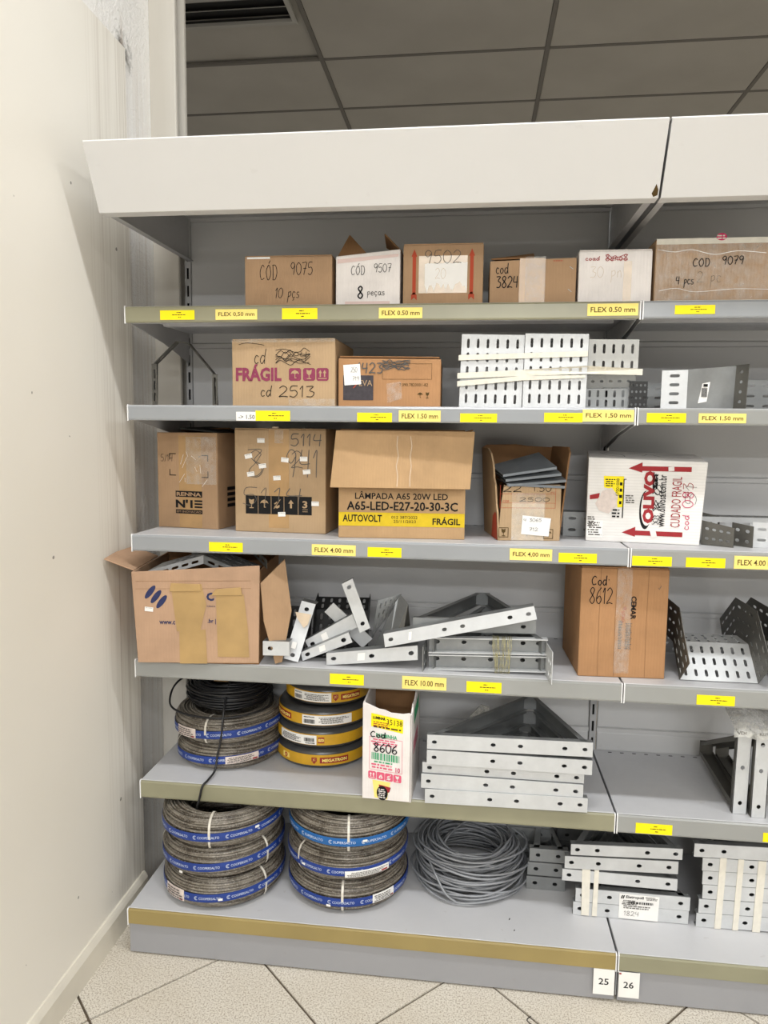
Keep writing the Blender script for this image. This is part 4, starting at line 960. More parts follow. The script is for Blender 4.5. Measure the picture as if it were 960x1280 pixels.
obj('inner_lining', MB().slab([(bw-.0045, y, z) for y, z in [(.006, .01), (bd, .01), (bd, .258), (.02, .222)]], (-.001, 0, 0)), 'card_dark', t)
b = Card.__new__(Card); b.t = t; b.w = bw; b.h = .238; b.X = (30, 555, 165, 1200)
sk2 = lambda u, v, l: (u, -l, v-.01*(u/.122)+.004)
polys(t, 'yellow_label', [[b.p(122, 250), b.p(462, 275), b.p(462, 425), b.p(120, 395)]], 'tag_yellow', sk2)
write(t, '35138', *b.c(288, 455, 290, 350), 'ink_black', sk2, lift=.0012); write(t, 'LUMINAR', *b.c(138, 275, 278, 310), 'ink_black', sk2, bold=.05, lift=.0012); fine_print(t, *b.c(138, 330, 330, 390), 3, 'ink_orange', sk2, 3); fine_print(t, *b.c(138, 450, 375, 410), 1, 'ink_brown', sk2, 4)
hand(t, 'Cod', *b.c(115, 285, 448, 510), w=.0026, face=sk2, lift=.0018); write(t, 'FARMINHA', *b.c(175, 400, 462, 505), 'ink_green', sk2, bold=.03, lift=.001)
hand(t, '8606', *b.c(152, 412, 570, 665), w=.0028, face=sk2, lift=.0018)
r = b.c(105, 458, 508, 875); T_ = .0009
polys(t, 'printed_frame', [rect(r[0], r[2], r[1], r[2]+T_), rect(r[0], r[3]-T_, r[1], r[3]), rect(r[0], r[2], r[0]+T_, r[3]), rect(r[1]-T_, r[2], r[1], r[3])], 'ink_pink', sk2)
fine_print(t, *b.c(120, 440, 520, 600), 3, 'ink_pink', sk2, 5, lift=.0010); barcode(t, *b.c(130, 428, 680, 758), 'ink_green', sk2); fine_print(t, *b.c(130, 410, 765, 795), 1, 'ink_green', sk2, 6)
fine_print(t, *b.c(118, 355, 795, 860), 2, 'ink_pink', sk2, 7); write(t, '10', *b.c(388, 436, 812, 866), 'ink_magenta', sk2, bold=.02, lift=.0013)
for cx, k in ((137, 'arrows'), (228, 'recycle'), (317, 'cross'), (408, 'glass')):
    u_, v_ = b.p(cx, 935); icon(t, k, u_, v_, .0198, 'ink_pink', 'card_white', sk2)
polys(t, 'printed_cup', [[b.p(140, 990), b.p(335, 990), b.p(300, 1185), b.p(165, 1185)]], 'tag_cream', sk2, .0006); polys(t, 'printed_heart', [[b.p(210, 1030), b.p(340, 1045), b.p(325, 1100), b.p(270, 1125), b.p(215, 1080)]], 'ink_red', sk2, .0009)
polys(t, 'printed_oval', [[b.p(248+60*math.cos(q), 1122+80*math.sin(q)) for q in [math.pi*2*i/24 for i in range(24)]]], 'ink_black', sk2, .0012); fine_print(t, *b.c(205, 290, 1070, 1180), 5, 'card_white', sk2, 8, lift=.0016)
sf = lambda u, v, l: (bw+l, u, v)
polys(t, 'printed_patch', [[(.035, .185), (.12, .20), (.125, .235), (.04, .22)]], 'ink_green', sf); polys(t, 'printed_bar', [[(.03, .11+k*.009), (.11, .125+k*.009), (.11, .130+k*.009), (.03, .115+k*.009)] for k in range(4)], 'ink_pink', sf)
# ------------------------------------------------------------------ cable coils
def coil_windings(Ro, Ri, hz, n, r, seed, seg=56, messy=0.0):
    """rings of wire filling an oval section between radii Ri..Ro and height 2*hz"""
    rn = random.Random(seed); mb = MB(); cr, ar = (Ro+Ri)/2, (Ro-Ri)/2
    for k in range(n):
        th = 2*math.pi*k/n+rn.uniform(-.04, .04)
        ex = .75                                            # squarish section
        c, s = math.cos(th), math.sin(th)
        rr = cr+(ar-r)*math.copysign(abs(c)**ex, c)+rn.uniform(-1, 1)*messy*.5; zz = (hz-r)*math.copysign(abs(s)**ex, s)
        ph, a1, a2 = rn.uniform(0, 6.28), rn.uniform(.2, 1)*r*.55+messy*rn.uniform(0, 1), rn.uniform(.2, 1)*r*.5+messy*rn.uniform(0, .7)
        m1 = rn.choice((1, 2, 3)); pts = []
        for i in range(seg):
            q = 2*math.pi*i/seg
            R_ = rr+a1*math.sin(m1*q+ph); pts.append((R_*math.cos(q), R_*math.sin(q), zz+a2*math.sin(2*q+ph*1.7)))
        mb.tube(pts, r, 5, True)
    return mb
def coil_core(Ro, Ri, hz, seg=48):
    mb = MB(); cr, ar = (Ro+Ri)/2, (Ro-Ri)/2; k = 12; V = []; F = []
    for i in range(seg):
        q = 2*math.pi*i/seg
        for j in range(k):
            t = 2*math.pi*j/k; rr = cr+ar*math.copysign(abs(math.cos(t))**.75, math.cos(t)); V.append((rr*math.cos(q), rr*math.sin(q), hz*math.copysign(abs(math.sin(t))**.75, math.sin(t))))
    for i in range(seg):
        for j in range(k): F.append((i*k+j, ((i+1) % seg)*k+j, ((i+1) % seg)*k+(j+1) % k, i*k+(j+1) % k))
    return mb.add(V, F)
def band(Ro, z0_, z1_, tilt, a0, a1, off=.0012, n=60, ph=0, th=.0008):
    """strip round the outside of a coil, from angle a0 to a1, waving by tilt"""
    mb = MB(); V = []; F = []
    for i in range(n+1):
        q = a0+(a1-a0)*i/n; dz = tilt*math.sin(q+ph)
        for (R_, z) in ((Ro+off, z0_), (Ro+off+.0006, (z0_+z1_)/2), (Ro+off, z1_), (Ro+off-th, z1_), (Ro+off-th, z0_)):
            V.append((R_*math.cos(q), R_*math.sin(q), z+dz))
    for i in range(n):
        for j in range(5): F.append((i*5+j, (i+1)*5+j, (i+1)*5+(j+1) % 5, i*5+(j+1) % 5))
    F += [(4, 3, 2, 1, 0), tuple(n*5+j for j in range(5))]
    return mb.add(V, F)
def round_face(Ro, q0, tilt, ph, off=.0022, zc=0):
    """u runs along the rim from angle q0, v is height"""
    def f(u, v, l):
        q = q0+u/Ro; R_ = Ro+off+l; return (R_*math.cos(q), R_*math.sin(q), zc+v+tilt*math.sin(q+ph))
    return f
def tie(Ro, Ri, hz, q, w=.006, th=.0022):
    """clear strap wrapped round the section at angle q"""
    cr, ar = (Ro+Ri)/2, (Ro-Ri)/2+th; V = []; F = []; k = 16; tv = Vector((-math.sin(q), math.cos(q), 0))*w/2
    for j in range(k):
        t = 2*math.pi*j/k; rr = cr+ar*math.copysign(abs(math.cos(t))**.75, math.cos(t)); z = (hz+th)*math.copysign(abs(math.sin(t))**.75, math.sin(t))
        p = Vector((rr*math.cos(q), rr*math.sin(q), z)); V += [tuple(p-tv), tuple(p+tv)]
    for j in range(k): a, b_ = 2*j, 2*((j+1) % k); F.append((a, a+1, b_+1, b_))
    return MB().add(V, F)
def wire_coil(label, x, y, z, Ro, Ri, hz, seed, tilt=(0, 0), rz=0, bandm='band_blue', word='COOPERSALTO', wave=.003, ties=(), lab=None, group=None, ph=0, words=None, start=-2.75, stickers=()):
    t = thing('cable_coil', label, 'cable coil', (x, y, z+hz+.0008), 0, group, rot=(tilt[0], tilt[1], 0))
    obj('core', coil_core(Ro-.004, Ri+.003, hz-.004), 'cable_wrapped_dark', t, smooth=True)
    obj('windings', coil_windings(Ro, Ri, hz, 34, .0033, seed), 'cable_wrapped', t, smooth=True)
    obj('windings', coil_windings(Ro, Ri, hz, 15, .0032, seed+50), 'cable_wrapped_dark', t, smooth=True, label='darker strands')
    bw_ = .0104; zc_ = -.003
    bd_ = obj('printed_band', band(Ro, zc_-bw_, zc_+bw_, wave, -3.3, .45, ph=ph), bandm, t, label='blue band printed '+word if word else None)
    u = 0; mb = MB()
    step = .082
    for k in range(6):
        q = start+k*step/Ro*1.0
        fc = round_face(Ro, q, wave, ph, off=.0020, zc=zc_)
        if q > .2: break
        write(None, word, .011, .066, -.0032, .0032, face=fc, mb=mb, lift=.0004)
        pts = [(.004+.0045*math.cos(a), .0045*math.sin(a)) for a in [R(50+i*26) for i in range(11)]]
        ribbon(mb, pts, .0010, fc, .0004); pts = [(.004+.0024*math.cos(a), .0024*math.sin(a)) for a in [R(60+i*40) for i in range(7)]]; ribbon(mb, pts, .0008, fc, .0004)
    obj('lettering', mb, 'tag_white' if 'tag_white' in M else 'paper_white', bd_)
    for q in ties: obj('tie_strap', tie(Ro, Ri, hz, q), 'tie_white', t)
    if lab:
        q0, q1, za, zb, m_ = lab
        l_ = obj('paper_label', band(Ro, za, zb, wave, q0, q1, off=.0030, n=10, ph=ph), m_, t)
        fc = round_face(Ro, q0, wave, ph, off=.0038); L_ = (q1-q0)*Ro
        fine_print(l_, .003, L_-.003, za+.002, zb-.002, 4, 'ink_grey', fc, seed)
        polys(l_, 'printed_patch', [rect(L_*.8, za+.002, L_*.95, za+.006)], 'ink_red', fc, .0006)
    for (q, zz) in stickers:
        fc = round_face(Ro, q, wave, ph, off=.003); polys(t, 'sticker', [rect(0, zz-.003, .011, zz+.003)], 'paper_white', fc, .0004)
    return t
simple('tag_white', rgb(214, 224, 240), 0.5)
pi = math.pi
# angle -pi/2 faces the front
G1 = 'cable coils on the bottom shelf'; HZ = .0392
wire_coil('bottom coil of the left stack of three under blue band, with paper label', .197, .170, z0, .160, .086, HZ, 11, (0, 0), lab=(-2.35, -1.92, -.018, .012, 'paper_pinkish'), group=G1, ties=(-.55,), stickers=((-1.35, -.006),), wave=.0075, ph=1.6)
wire_coil('middle coil of the left stack of three, with white tie at its left', .195, .172, z0+2*HZ+.001, .160, .086, HZ, 12, (.0, -.02), group=G1, ties=(-2.75, -.5), stickers=((-2.0, -.020),), wave=.0075, ph=1.6)
wire_coil('top coil of the left stack of three on the bottom shelf, under the shelf edge', .195, .172, z0+4*HZ+.002, .160, .090, HZ, 13, (0, .0), group=G1, ties=(-1.47,), stickers=((-.75, .002),), wave=.0075, ph=1.6)
wire_coil('bottom coil of the middle stack of three, with white label at its right', .530, .205, z0, .160, .086, HZ, 14, (0, 0), lab=(-1.02, -.62, -.012, .010, 'paper_white'), group=G1, ties=(-1.5,), stickers=((-1.75, -.012),), wave=.003, ph=.3)
wire_coil('middle coil of the middle stack of three, with violet and white label', .528, .207, z0+2*HZ+.001, .160, .086, HZ, 15, (0, 0), lab=(-1.45, -.72, -.016, .0, 'paper_white'), group=G1, ties=(-2.3,), stickers=((-2.2, -.004),), wave=.003, ph=.4)
wire_coil('top coil of the middle stack of three, with lighter blue band', .532, .205, z0+4*HZ+.002, .160, .092, HZ, 16, (0, 0), bandm='band_blue_light', word='SUPERSALTO', group=G1, ties=(-1.42,), stickers=((-1.2, -.0),), wave=.003, ph=.0)
G2 = 'blue banded cable coils on the fifth shelf'; HZ2 = .0385
wire_coil('lower blue banded coil on the fifth shelf, under the black cord', .172, .302, z5, .148, .080, HZ2-.004, 17, (0, 0), lab=(-1.35, -.75, -.014, .006, 'paper_pinkish'), group=G2, ties=(-2.6,), wave=.0075, ph=1.6)
wire_coil('upper blue banded coil on the fifth shelf, with pinkish label and white tie', .168, .302, z5+2*HZ2-.007, .150, .080, HZ2-.004, 18, (0, -.0), lab=(-2.35, -1.87, -.014, .012, 'paper_pinkish'), group=G2, ties=(-1.68,), wave=.0075, ph=1.6)
# black cord coil on top, with a loose end that hangs over the shelf edge
zt = z5+4*HZ2-.012
t = thing('cable_coil', 'tangled black cord coil on top of the blue banded coils, end hanging down', 'cable coil', (.165, .315, zt))
obj('windings', coil_windings(.118, .052, .030, 34, .0034, 31, 48, .006), 'cable_black', t, smooth=True, loc=(0, 0, .036))
obj('core', coil_core(.108, .060, .024), 'cable_black', t, smooth=True, loc=(0, 0, .036))
lp = [(-.08, -.03, .066), (-.118, -.04, .072), (-.140, -.07, .05), (-.132, -.11, .018), (-.09, -.135, .006), (-.03, -.150, .0035), (.03, -.150, .0035), (.09, -.12, .006), (.13, -.06, .008), (.125, .0, .02), (.10, .03, .05)]
tb_ = MB().tube(smooth(lp, 6), .0028, 6)
gx = .165; hp = [(.01, -.02, .073), (.022, -.08, .060), (.030, -.135, .03), (.032, -.154, -.005), (.030, -.163, -.045), (.022, -.170, -.09), (.020, -.185, -.125), (.014, -.220, -.1350), (.010, -.2375, -.1375), (.006, -.2435, -.146), (.0, -.2435, -.172), (-.006, -.2435, -.192), (-.014, -.230, -.213), (-.03, -.205, -.236)]
tb_.tube(smooth(hp, 6), .0030, 6); obj('loose_end', tb_, 'cable_black', t, smooth=True)
obj('coil_tag', MB().box(-.03, -.05, .068, .012, -.02, .070), 'packing_tape', t)
# rolls in dark wrap with yellow labels
def roll(label, x, y, z, Ro, h, seed, segs, tilt=(0, 0)):
    t = thing('cable_roll', label, 'cable roll', (x, y, z+h/2+.0006), 0, 'dark wrapped cable rolls', rot=(tilt[0], tilt[1], 0))
    mb = MB(); n = 64; V = []; F = []; prof = [(.055, -h/2+.004), (Ro-.016, -h/2), (Ro-.005, -h/2+.004), (Ro, -h/2+.012), (Ro, h/2-.012), (Ro-.005, h/2-.004), (Ro-.016, h/2), (.055, h/2-.004)]
    rn = random.Random(seed)
    for i in range(n):
        q = 2*pi*i/n; k_ = rn.uniform(-.0006, .0006)
        for r_, z_ in prof: V.append(((r_+k_)*math.cos(q), (r_+k_)*math.sin(q), z_))
    k = len(prof)
    for i in range(n):
        for j in range(k): F.append((i*k+j, ((i+1) % n)*k+j, ((i+1) % n)*k+(j+1) % k, i*k+(j+1) % k))
    obj('wrapped_roll', mb.add(V, F), 'roll_wrap', t, smooth=True)
    yb = obj('yellow_band', band(Ro, -.0145, .0145, 0, -3.3, .3, off=.0016), 'roll_yellow', t)
    for (kind, q0, q1) in segs:
        fc = round_face(Ro, q0, 0, 0, off=.0024); L_ = (q1-q0)*Ro
        if kind == 'white' or kind == 'white_flip':
            l_ = obj('paper_label', band(Ro, -.013, .0125, 0, q0, q1, off=.0030, n=12), 'paper_white', t)
            fc = round_face(Ro, q0, 0, 0, off=.0038)
            fl_ = kind == 'white_flip'
            write(l_, 'MEGATRON', L_*(.75 if fl_ else .04), L_*(.96 if fl_ else .25), (-.010 if fl_ else .0065), (-.0065 if fl_ else .010), 'ink_black', fc, bold=.03, rot=180 if fl_ else 0)
            barcode(l_, L_*(.72 if fl_ else .04), L_*(.95 if fl_ else .26), -.004 if fl_ else -.009, .006 if fl_ else .002, 'ink_black', fc, seed)
            fine_print(l_, L_*(.06 if fl_ else .32), L_*(.66 if fl_ else .95), -.009, .009, 5, 'ink_grey', fc, seed)
        elif kind == 'red':
            polys(yb, 'printed_patch', [rect(L_*i/8, -.008, L_*(i+1)/8+.00001, .008) for i in range(8)], 'roll_red', fc, .0003)
            write(yb, 'MEGATRON', L_*.08, L_*.94, -.0045, .0045, 'tag_cream', fc, bold=.04, lift=.0008)
        elif kind == 'shield':
            polys(yb, 'printed_shield', [[(0, .008), (.014, .008), (.014, -.002), (.007, -.010), (0, -.002)]], 'roll_red', fc, .0003); write(yb, 'JC', .003, .011, -.003, .005, 'tag_cream', fc, lift=.0008)
        elif kind == 'seal':
            polys(yb, 'printed_patch', [rect(0, -.007, .026, .007)], 'tag_cream', fc, .0003); polys(yb, 'printed_seal', [ell(.013, 0, .006, .0065)], 'ink_orange', fc, .0006); write(yb, 'C', .010, .016, -.003, .003, 'tag_cream', fc, bold=.04, lift=.001)
    return t
hr = .0545
roll('lowest of the dark wrapped rolls with yellow band, on the shelf board', .434, .335, z5, .130, hr, 1, [('seal', -2.35, -2), ('shield', -1.62, -1), ('red', -1.45, -.85)])
roll('second roll up, yellow band with an upside-down white barcode label', .434, .335, z5+hr+.001, .128, hr, 2, [('white_flip', -2.45, -1.52), ('red', -1.49, -1.36)])
roll('third roll up, with red panel at left and white barcode label', .438, .335, z5+2*hr+.002, .128, hr, 3, [('red', -2.85, -2.15), ('white', -1.86, -.8)], (0, .0))
roll('topmost roll, mostly behind the shelf edge above', .446, .345, z5+3*hr+.003, .118, hr, 4, [('white', -2.25, -1.32), ('shield', -1.28, -1), ('red', -1.1, -.6)])
# grey cable coil
t = thing('cable_coil', 'loose tangled light grey cable coil lying on the bottom shelf', 'cable coil', (.855, .278, z0+.0006))
rn = random.Random(77); mb = MB()
for k in range(44):
    Rr = rn.uniform(.090, .158); zz = rn.uniform(.006, .105)
    Rr = min(Rr, .160-abs(zz-.05)*.25); ox, oy = rn.uniform(-1, 1)*.010, rn.uniform(-1, 1)*.008; ti, tj = rn.uniform(-.10, .10), rn.uniform(-.10, .10)
    ti = max(-1, min(1, ti)); e = rn.uniform(-.008, .008); ph = rn.uniform(0, 6.28); pts = []
    for i in range(60):
        q = 2*pi*i/60; r_ = min(Rr+e*math.sin(2*q+ph)+.003*math.sin(3*q+ph*2), .166)
        x_, y_ = r_*math.cos(q)+ox, r_*math.sin(q)+oy
        z_ = zz+x_*ti+y_*tj+.003*math.sin(4*q+ph); pts.append((x_, y_, max(.0032, z_)))
    mb.tube(pts, .0029, 6, True)
obj('windings', mb, 'cable_grey', t, smooth=True)
mb = MB()
mb.tube(smooth([(-.09, -.11, .085), (-.06, -.02, .105), (-.01, .06, .11), (.06, .09, .105), (.13, .07, .09)], 6), .0029, 6)
mb.tube(smooth([(-.12, -.06, .09), (-.09, -.13, .07), (-.06, -.155, .03), (-.03, -.158, .01)], 6), .0029, 6)
mb.tube(smooth([(.16, .02, .09), (.10, .06, .108), (.03, .05, .112), (-.03, .09, .11), (-.08, .07, .105)], 6), .0029, 6)
obj('loose_strand', mb, 'cable_grey', t, smooth=True)
obj('coil_tag', MB().slab([(-.012, .085, .118), (.022, .09, .120), (.024, .06, .122), (-.008, .055, .12)], (0, 0, .001)), 'packing_tape', t)

# ------------------------------------------------------------------ metal brackets
def V3(a): return Vector(a)
US5 = [.045, .405, .57, .835, .955]
def tri_bracket(label, O, U, Hd, D, L, h, apex, dpt, holes=US5, group=None, mat='galvanised', arm_mat='galvanised_dull', apw=.035, hw=.0065, hh=.0045, t=.002, lip=0, flange=True, cfront=False, end_ext=0.0, name='steel_bracket', cat='bracket'):
    """triangular cantilever bracket: perforated flange O..O+L*U (height h along Hd), two arms running back along D to an apex"""
    O, U, Hd, D = V3(O), V3(U).normalized(), V3(Hd).normalized(), V3(D).normalized()
    th = thing(name, label, cat, O, 0, group)
    P = lambda a, b_, c: tuple(U*a+Hd*b_+D*c)
    if cfront:                      # channel open to the front: two bright lips and a dull web with holes
        mb = MB()
        for b_ in (0, h-.0035): mb.slab([P(0, b_, 0), P(L, b_, 0), P(L, b_, .022), P(0, b_, .022)], Hd*.0022)
        obj('channel_lips', mb, mat, th)
        w = MB().perf(P(0, 0, .022), P(L, 0, .022), P(L, h-.002, .022), P(0, h-.002, .022), holes, [.62], hw, hh, t); obj('web', w, arm_mat, th)
    else:
        w = MB().perf(P(0, 0, 0), P(L, 0, 0), P(L, h, 0), P(0, h, 0), holes, [.5], hw, hh, t); obj('front_flange', w, mat, th)
        mb = MB(); mb.slab([P(0, h-.0015, 0), P(L, h-.0015, 0), P(L, h-.0015, .016), P(0, h-.0015, .016)], Hd*.0015); mb.slab([P(0, 0, 0), P(L, 0, 0), P(L, 0, .016), P(0, 0, .016)], Hd*.0015)
        obj('flange_lip', mb, arm_mat, th)
    a0, a1 = apex-apw/2, apex+apw/2
    for (p0, p1) in (((.012, .004), (a0, dpt)), ((L-.012, .004), (a1, dpt))):
        mb = MB(); d_ = Vector((p1[0]-p0[0], p1[1]-p0[1])).normalized(); n_ = (-d_.y*.002, d_.x*.002)
        mb.slab([P(p0[0], 0, p0[1]), P(p1[0], 0, p1[1]), P(p1[0], h, p1[1]), P(p0[0], h, p0[1])], V3(P(n_[0], 0, n_[1])))
        sg = 1 if p0[0] < L/2 else -1
        for b_ in (0, h-.0015): mb.slab([P(p0[0], b_, p0[1]), P(p1[0], b_, p1[1]), P(p1[0]+sg*.010, b_, p1[1]-.004), P(p0[0]+sg*.014, b_, p0[1])], Hd*.0015)
        obj('arm', mb, arm_mat, th)
    obj('apex_plate', MB().slab([P(a0-.003, -.0005, dpt), P(a1+.003, -.0005, dpt), P(a1+.003, h+.0005, dpt), P(a0-.003, h+.0005, dpt)], D*.003), arm_mat, th)
    return th
# five brackets stacked on the fifth shelf
G = 'stacked brackets on the fifth shelf'
spec = [(.741, .072, 0, .389, .0, 'lowest bracket of the stack of five beside the white torn carton'),
        (.731, .076, .0365, .388, .004, 'second bracket from the bottom of the stack of five, pushed left'),
        (.733, .082, .0730, .388, .0, 'third bracket from the bottom of the stack of five, half hidden'),
        (.744, .072, .1000, .393, .0, 'fourth bracket from the bottom of the stack of five, pushed right'),
        (.744, .074, .1375, .393, .0, 'topmost bracket of the stack of five beside the white torn carton')]
for i, (x, y, dz, L, k, lb) in enumerate(spec):
    hgt = .0355 if i != 2 else .0265
    tri_bracket(lb, (x, y, z5+dz+.0006), (1, 0, .012 if i in (0, 4) else -.003), (0, 0, 1), (0, 1, 0), L, hgt, .27, .290, group=G, hw=.0062, hh=.0043)
t = thing('film_scrap', 'scrap of clear bubble film hanging on the stacked brackets', 'plastic film', (.845, .22, z5+.11))
obj('film', MB().slab([(0, .0, .0), (.05, .03, .0), (.052, .032, .075), (.03, .02, .085), (.002, .002, .06)], (0, -.006, 0)), 'milky_film', t)

# upright pair at the right of the fifth shelf
lbU = ['left one of the two steel brackets standing upright under the plastic bag', 'right one of the two steel brackets standing upright, at the picture edge']
for i, (x, y, tl) in enumerate(((1.478, .125, .010), (1.516, .112, .002))):
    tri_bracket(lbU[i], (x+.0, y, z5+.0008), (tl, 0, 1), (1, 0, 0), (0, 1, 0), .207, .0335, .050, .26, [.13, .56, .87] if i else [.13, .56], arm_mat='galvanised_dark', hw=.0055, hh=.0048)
t = thing('plastic_bag', 'crumpled greyish plastic bag lying on top of the upright brackets', 'bag', (1.462, .10, z5+.2065))
mb = MB(); rn = random.Random(21); nx, ny = 16, 12
for j in range(ny+1):
    for i in range(nx+1):
        u, v = i/nx, j/ny; x = .16*u; y = .0+.16*v
        z = .006+.048*math.sin(pi*min(1, u*1.4+.15))*.6+.02*math.sin(v*pi)+rn.uniform(-.003, .003)
        mb.v.append((x, y, max(.004, z)))
for j in range(ny):
    for i in range(nx): a = j*(nx+1)+i; mb.f.append((a, a+1, a+nx+2, a+nx+1))
k0 = len(mb.v)
for i in range(nx+1): mb.v.append((.16*i/nx-.004*(i == 0), -.014+rn.uniform(-.002, .002), -.001+.003*math.sin(i*.9)))
for i in range(nx): mb.f.append((k0+i, k0+i+1, i+1, i))
o = obj('bag_sheet', mb, 'plastic_bag' if 'plastic_bag' in M else 'milky_film', t, smooth=True)
fc = lambda u, v, l: (u, -.0145+.012*(v+.012)/.03-l-.002, v)
write(t, 'VDC', .004, .030, .006, .013, 'ink_grey', fc, bold=.02, lift=.002); write(t, 'KUT', .054, .075, .006, .012, 'ink_grey', fc, lift=.002)

# bottom shelf stacks of brackets
G = 'brackets in the taped stack on the bottom shelf'
S = [(1.115, .130, 0, .278, .0345, .004, 'lowest bracket of the taped stack bearing the paper label'),
     (1.120, .130, .0362, .275, .0345, -.0, 'second bracket from below in the taped stack, label over it'),
     (1.085, .128, .0905, .277, .0300, -.012, 'third bracket from below in the taped stack, sloping right'),
     (1.090, .128, .1225, .272, .0320, .03, 'fourth bracket from below in the taped stack'),
     (1.104, .130, .1580, .267, .0280, .035, 'topmost bracket of the taped stack left of the big strapped stack')]
for i, (x, y, dz, L, h, sl, lb) in enumerate(S):
    tri_bracket(lb, (x, y, z0+dz+.0006), (1, 0, sl), (0, 0, 1), (0, 1, 0), L, h, L*.6, .27, [.06, .30, .66, .92] if i != 4 else [.06, .24, .69, .94], group=G, hw=.0062, hh=.0046)
t = thing('tape_band', 'pair of cream tape bands round the taped stack of brackets', 'tape', (1.133, .125, z0))
obj('band', MB().slab([(.002, 0, .003), (.021, 0, .003), (.020, 0, .124), (.0, 0, .124)], (0, .002, 0)), 'masking_tape', t)
obj('band', MB().slab([(.028, 0, .003), (.040, 0, .003), (.041, 0, .125), (.030, 0, .125)], (0, .002, 0)), 'masking_tape', t)
t = thing('paper_label', 'white printed paper label taped to the front of the taped bracket stack', 'label', (1.226, .1265, z0+.004))
lbm = MB().slab([(0, 0, 0), (.094, 0, -.002), (.096, 0, .062), (0, 0, .064)], (0, .001, 0)); l_ = obj('label_paper', lbm, 'paper_white', t)
write(t, 'Eletropoll', .016, .058, .052, .061, 'ink_black', bold=.02); polys(t, 'printed_logo', [[(.003+.003*k, .052), (.006+.003*k, .052), (.009+.003*k, .061), (.006+.003*k, .061)] for k in (0, 1.4)], 'ink_black')
fine_print(t, .062, .092, .052, .061, 3, 'ink_grey'); fine_print(t, .004, .05, .036, .050, 3, 'ink_grey', seed=2); barcode(t, .022, .082, .040, .046); fine_print(t, .004, .09, .026, .036, 2, 'ink_grey', seed=5); hand(t, '1824', .012, .05, .008, .02, w=.0009, mat='ink_grey')
G = 'brackets in the strapped stack at the right of the bottom shelf'
S = [('lowest bracket of the tall strapped stack at the right', 1.410, 0, .0355), ('second bracket from the bottom of the tall strapped stack', 1.414, .0370, .0355), ('middle bracket of the tall strapped stack at the right', 1.421, .0745, .0355), ('fourth bracket up in the tall strapped stack', 1.419, .1115, .0345), ('fifth bracket up in the tall strapped stack', 1.417, .1470, .0325), ('loose top bracket lying on the tall strapped stack at the right', 1.396, .1810, .0335)]
for i, (lb, x, dz, h) in enumerate(S):
    tri_bracket(lb, (x, .125, z0+dz+.0006), (1, 0, .02), (0, 0, 1), (0, 1, 0), .30, h, .17, .27, [.06, .38, .62, .93] if i < 5 else [.06, .23, .66, .93], group=G, hw=.0062, hh=.0046)
for k, (x, w, lb) in enumerate(((1.457, .015, 'leftmost cream strap round the tall bracket stack'), (1.499, .013, 'middle cream strap round the tall bracket stack'), (1.545, .018, 'right cream strap round the tall bracket stack, near the picture edge'))):
    t = thing('tape_band', lb, 'tape', (x, .121, z0)); obj('band', MB().slab([(-.004, 0, .001), (w-.004, 0, .001), (w, 0, .184), (0, 0, .184)], (0, .0018, 0)), 'masking_tape', t)
# shorter brackets further back
S = [('dull bracket lying behind the grey cable, upper of two', 1.012, .222, .0880, .36), ('dull bracket lying behind the grey cable, lower of two', 1.008, .222, .0410, .33)]
obj_b = []
G = 'dull brackets at the back of the bottom shelf'
for i, (x, y, dz, L, lb) in enumerate(((1.006, .222, .0006, .10, 'bottom short bracket just right of the grey cable coil'), (1.008, .224, .0390, .10, 'second short bracket right of the grey cable coil'), (1.012, .222, .0790, .10, 'upper short bracket right of the grey cable coil, end facing out'),
        (.955, .330, .0006, .12, 'lowest rear bracket behind the grey cable coil'), (.957, .332, .0380, .12, 'second rear bracket behind the grey cable coil'), (.960, .330, .0750, .12, 'third rear bracket behind the grey cable coil'), (.958, .330, .1120, .12, 'top rear bracket behind the grey cable coil'))):
    tri_bracket(lb, (x, y, z0+dz), (1, 0, 0), (0, 0, 1), (0, 1, 0), L, .0355, L*.5, .42-y, [.22, .74], group=G, mat='galvanised_dull', hw=.0062, hh=.0046, apw=.02)
for i, (x, dz, lb) in enumerate(((1.100, .0006, 'lower far rear bracket behind the taped stack'), (1.105, .037, 'middle far rear bracket behind the taped stack'), (1.100, .0735, 'upper far rear bracket behind the taped stack'), (1.098, .1100, 'top far rear bracket behind the taped stack'))):
    tri_bracket(lb, (x, .408, z0+dz), (1, 0, 0), (0, 0, 1), (0, 1, 0), .14, .0350, .07, .030, [.2, .7], group=G, mat='galvanised_dull', hw=.0062, hh=.0046, apw=.05)

# fourth shelf: channel brackets lying in a stack, tied with string
z = z4
for i, (dz, lb) in enumerate(((.0006, 'lower of the two channel brackets tied with yellow string'), (.0430, 'upper of the two channel brackets tied with yellow string'))):
    tri_bracket(lb, (.742, .100, z+dz), (1, 0, .028), (0, 0, 1), (0, 1, 0), .285, .040, .150, .33, [.07, .30, .53, .80, .93], group='channel brackets lying on the fourth shelf', cfront=True, hw=.0062, hh=.0046)
tri_bracket('dull bracket lying on top of the two string tied channel brackets', (.700, .130, z+.0890), (1, 0, .02), (0, 0, 1), (0, 1, 0), .30, .034, .175, .30, [.1, .9], mat='galvanised_dull', arm_mat='galvanised_dull')
t = thing('end_plate', 'narrow perforated end plate at the right of the tied channels', 'bracket', (1.031, .038, z))
obj('plate', MB().perf((0, 0, .0005), (-.012, .11, .0005), (-.012, .11, .083), (0, 0, .078), [.12, .3, .8], [.22, .62], .005, .007, .002), 'galvanised', t)
t = thing('end_plate', 'small perforated end plate at the left of the tied channels', 'bracket', (.728, .086, z))
obj('plate', MB().perf((0, 0, .0005), (.006, .05, .0005), (.006, .05, .070), (0, 0, .062), [.3, .7], [.25, .7], .004, .006, .002), 'galvanised_dull', t)
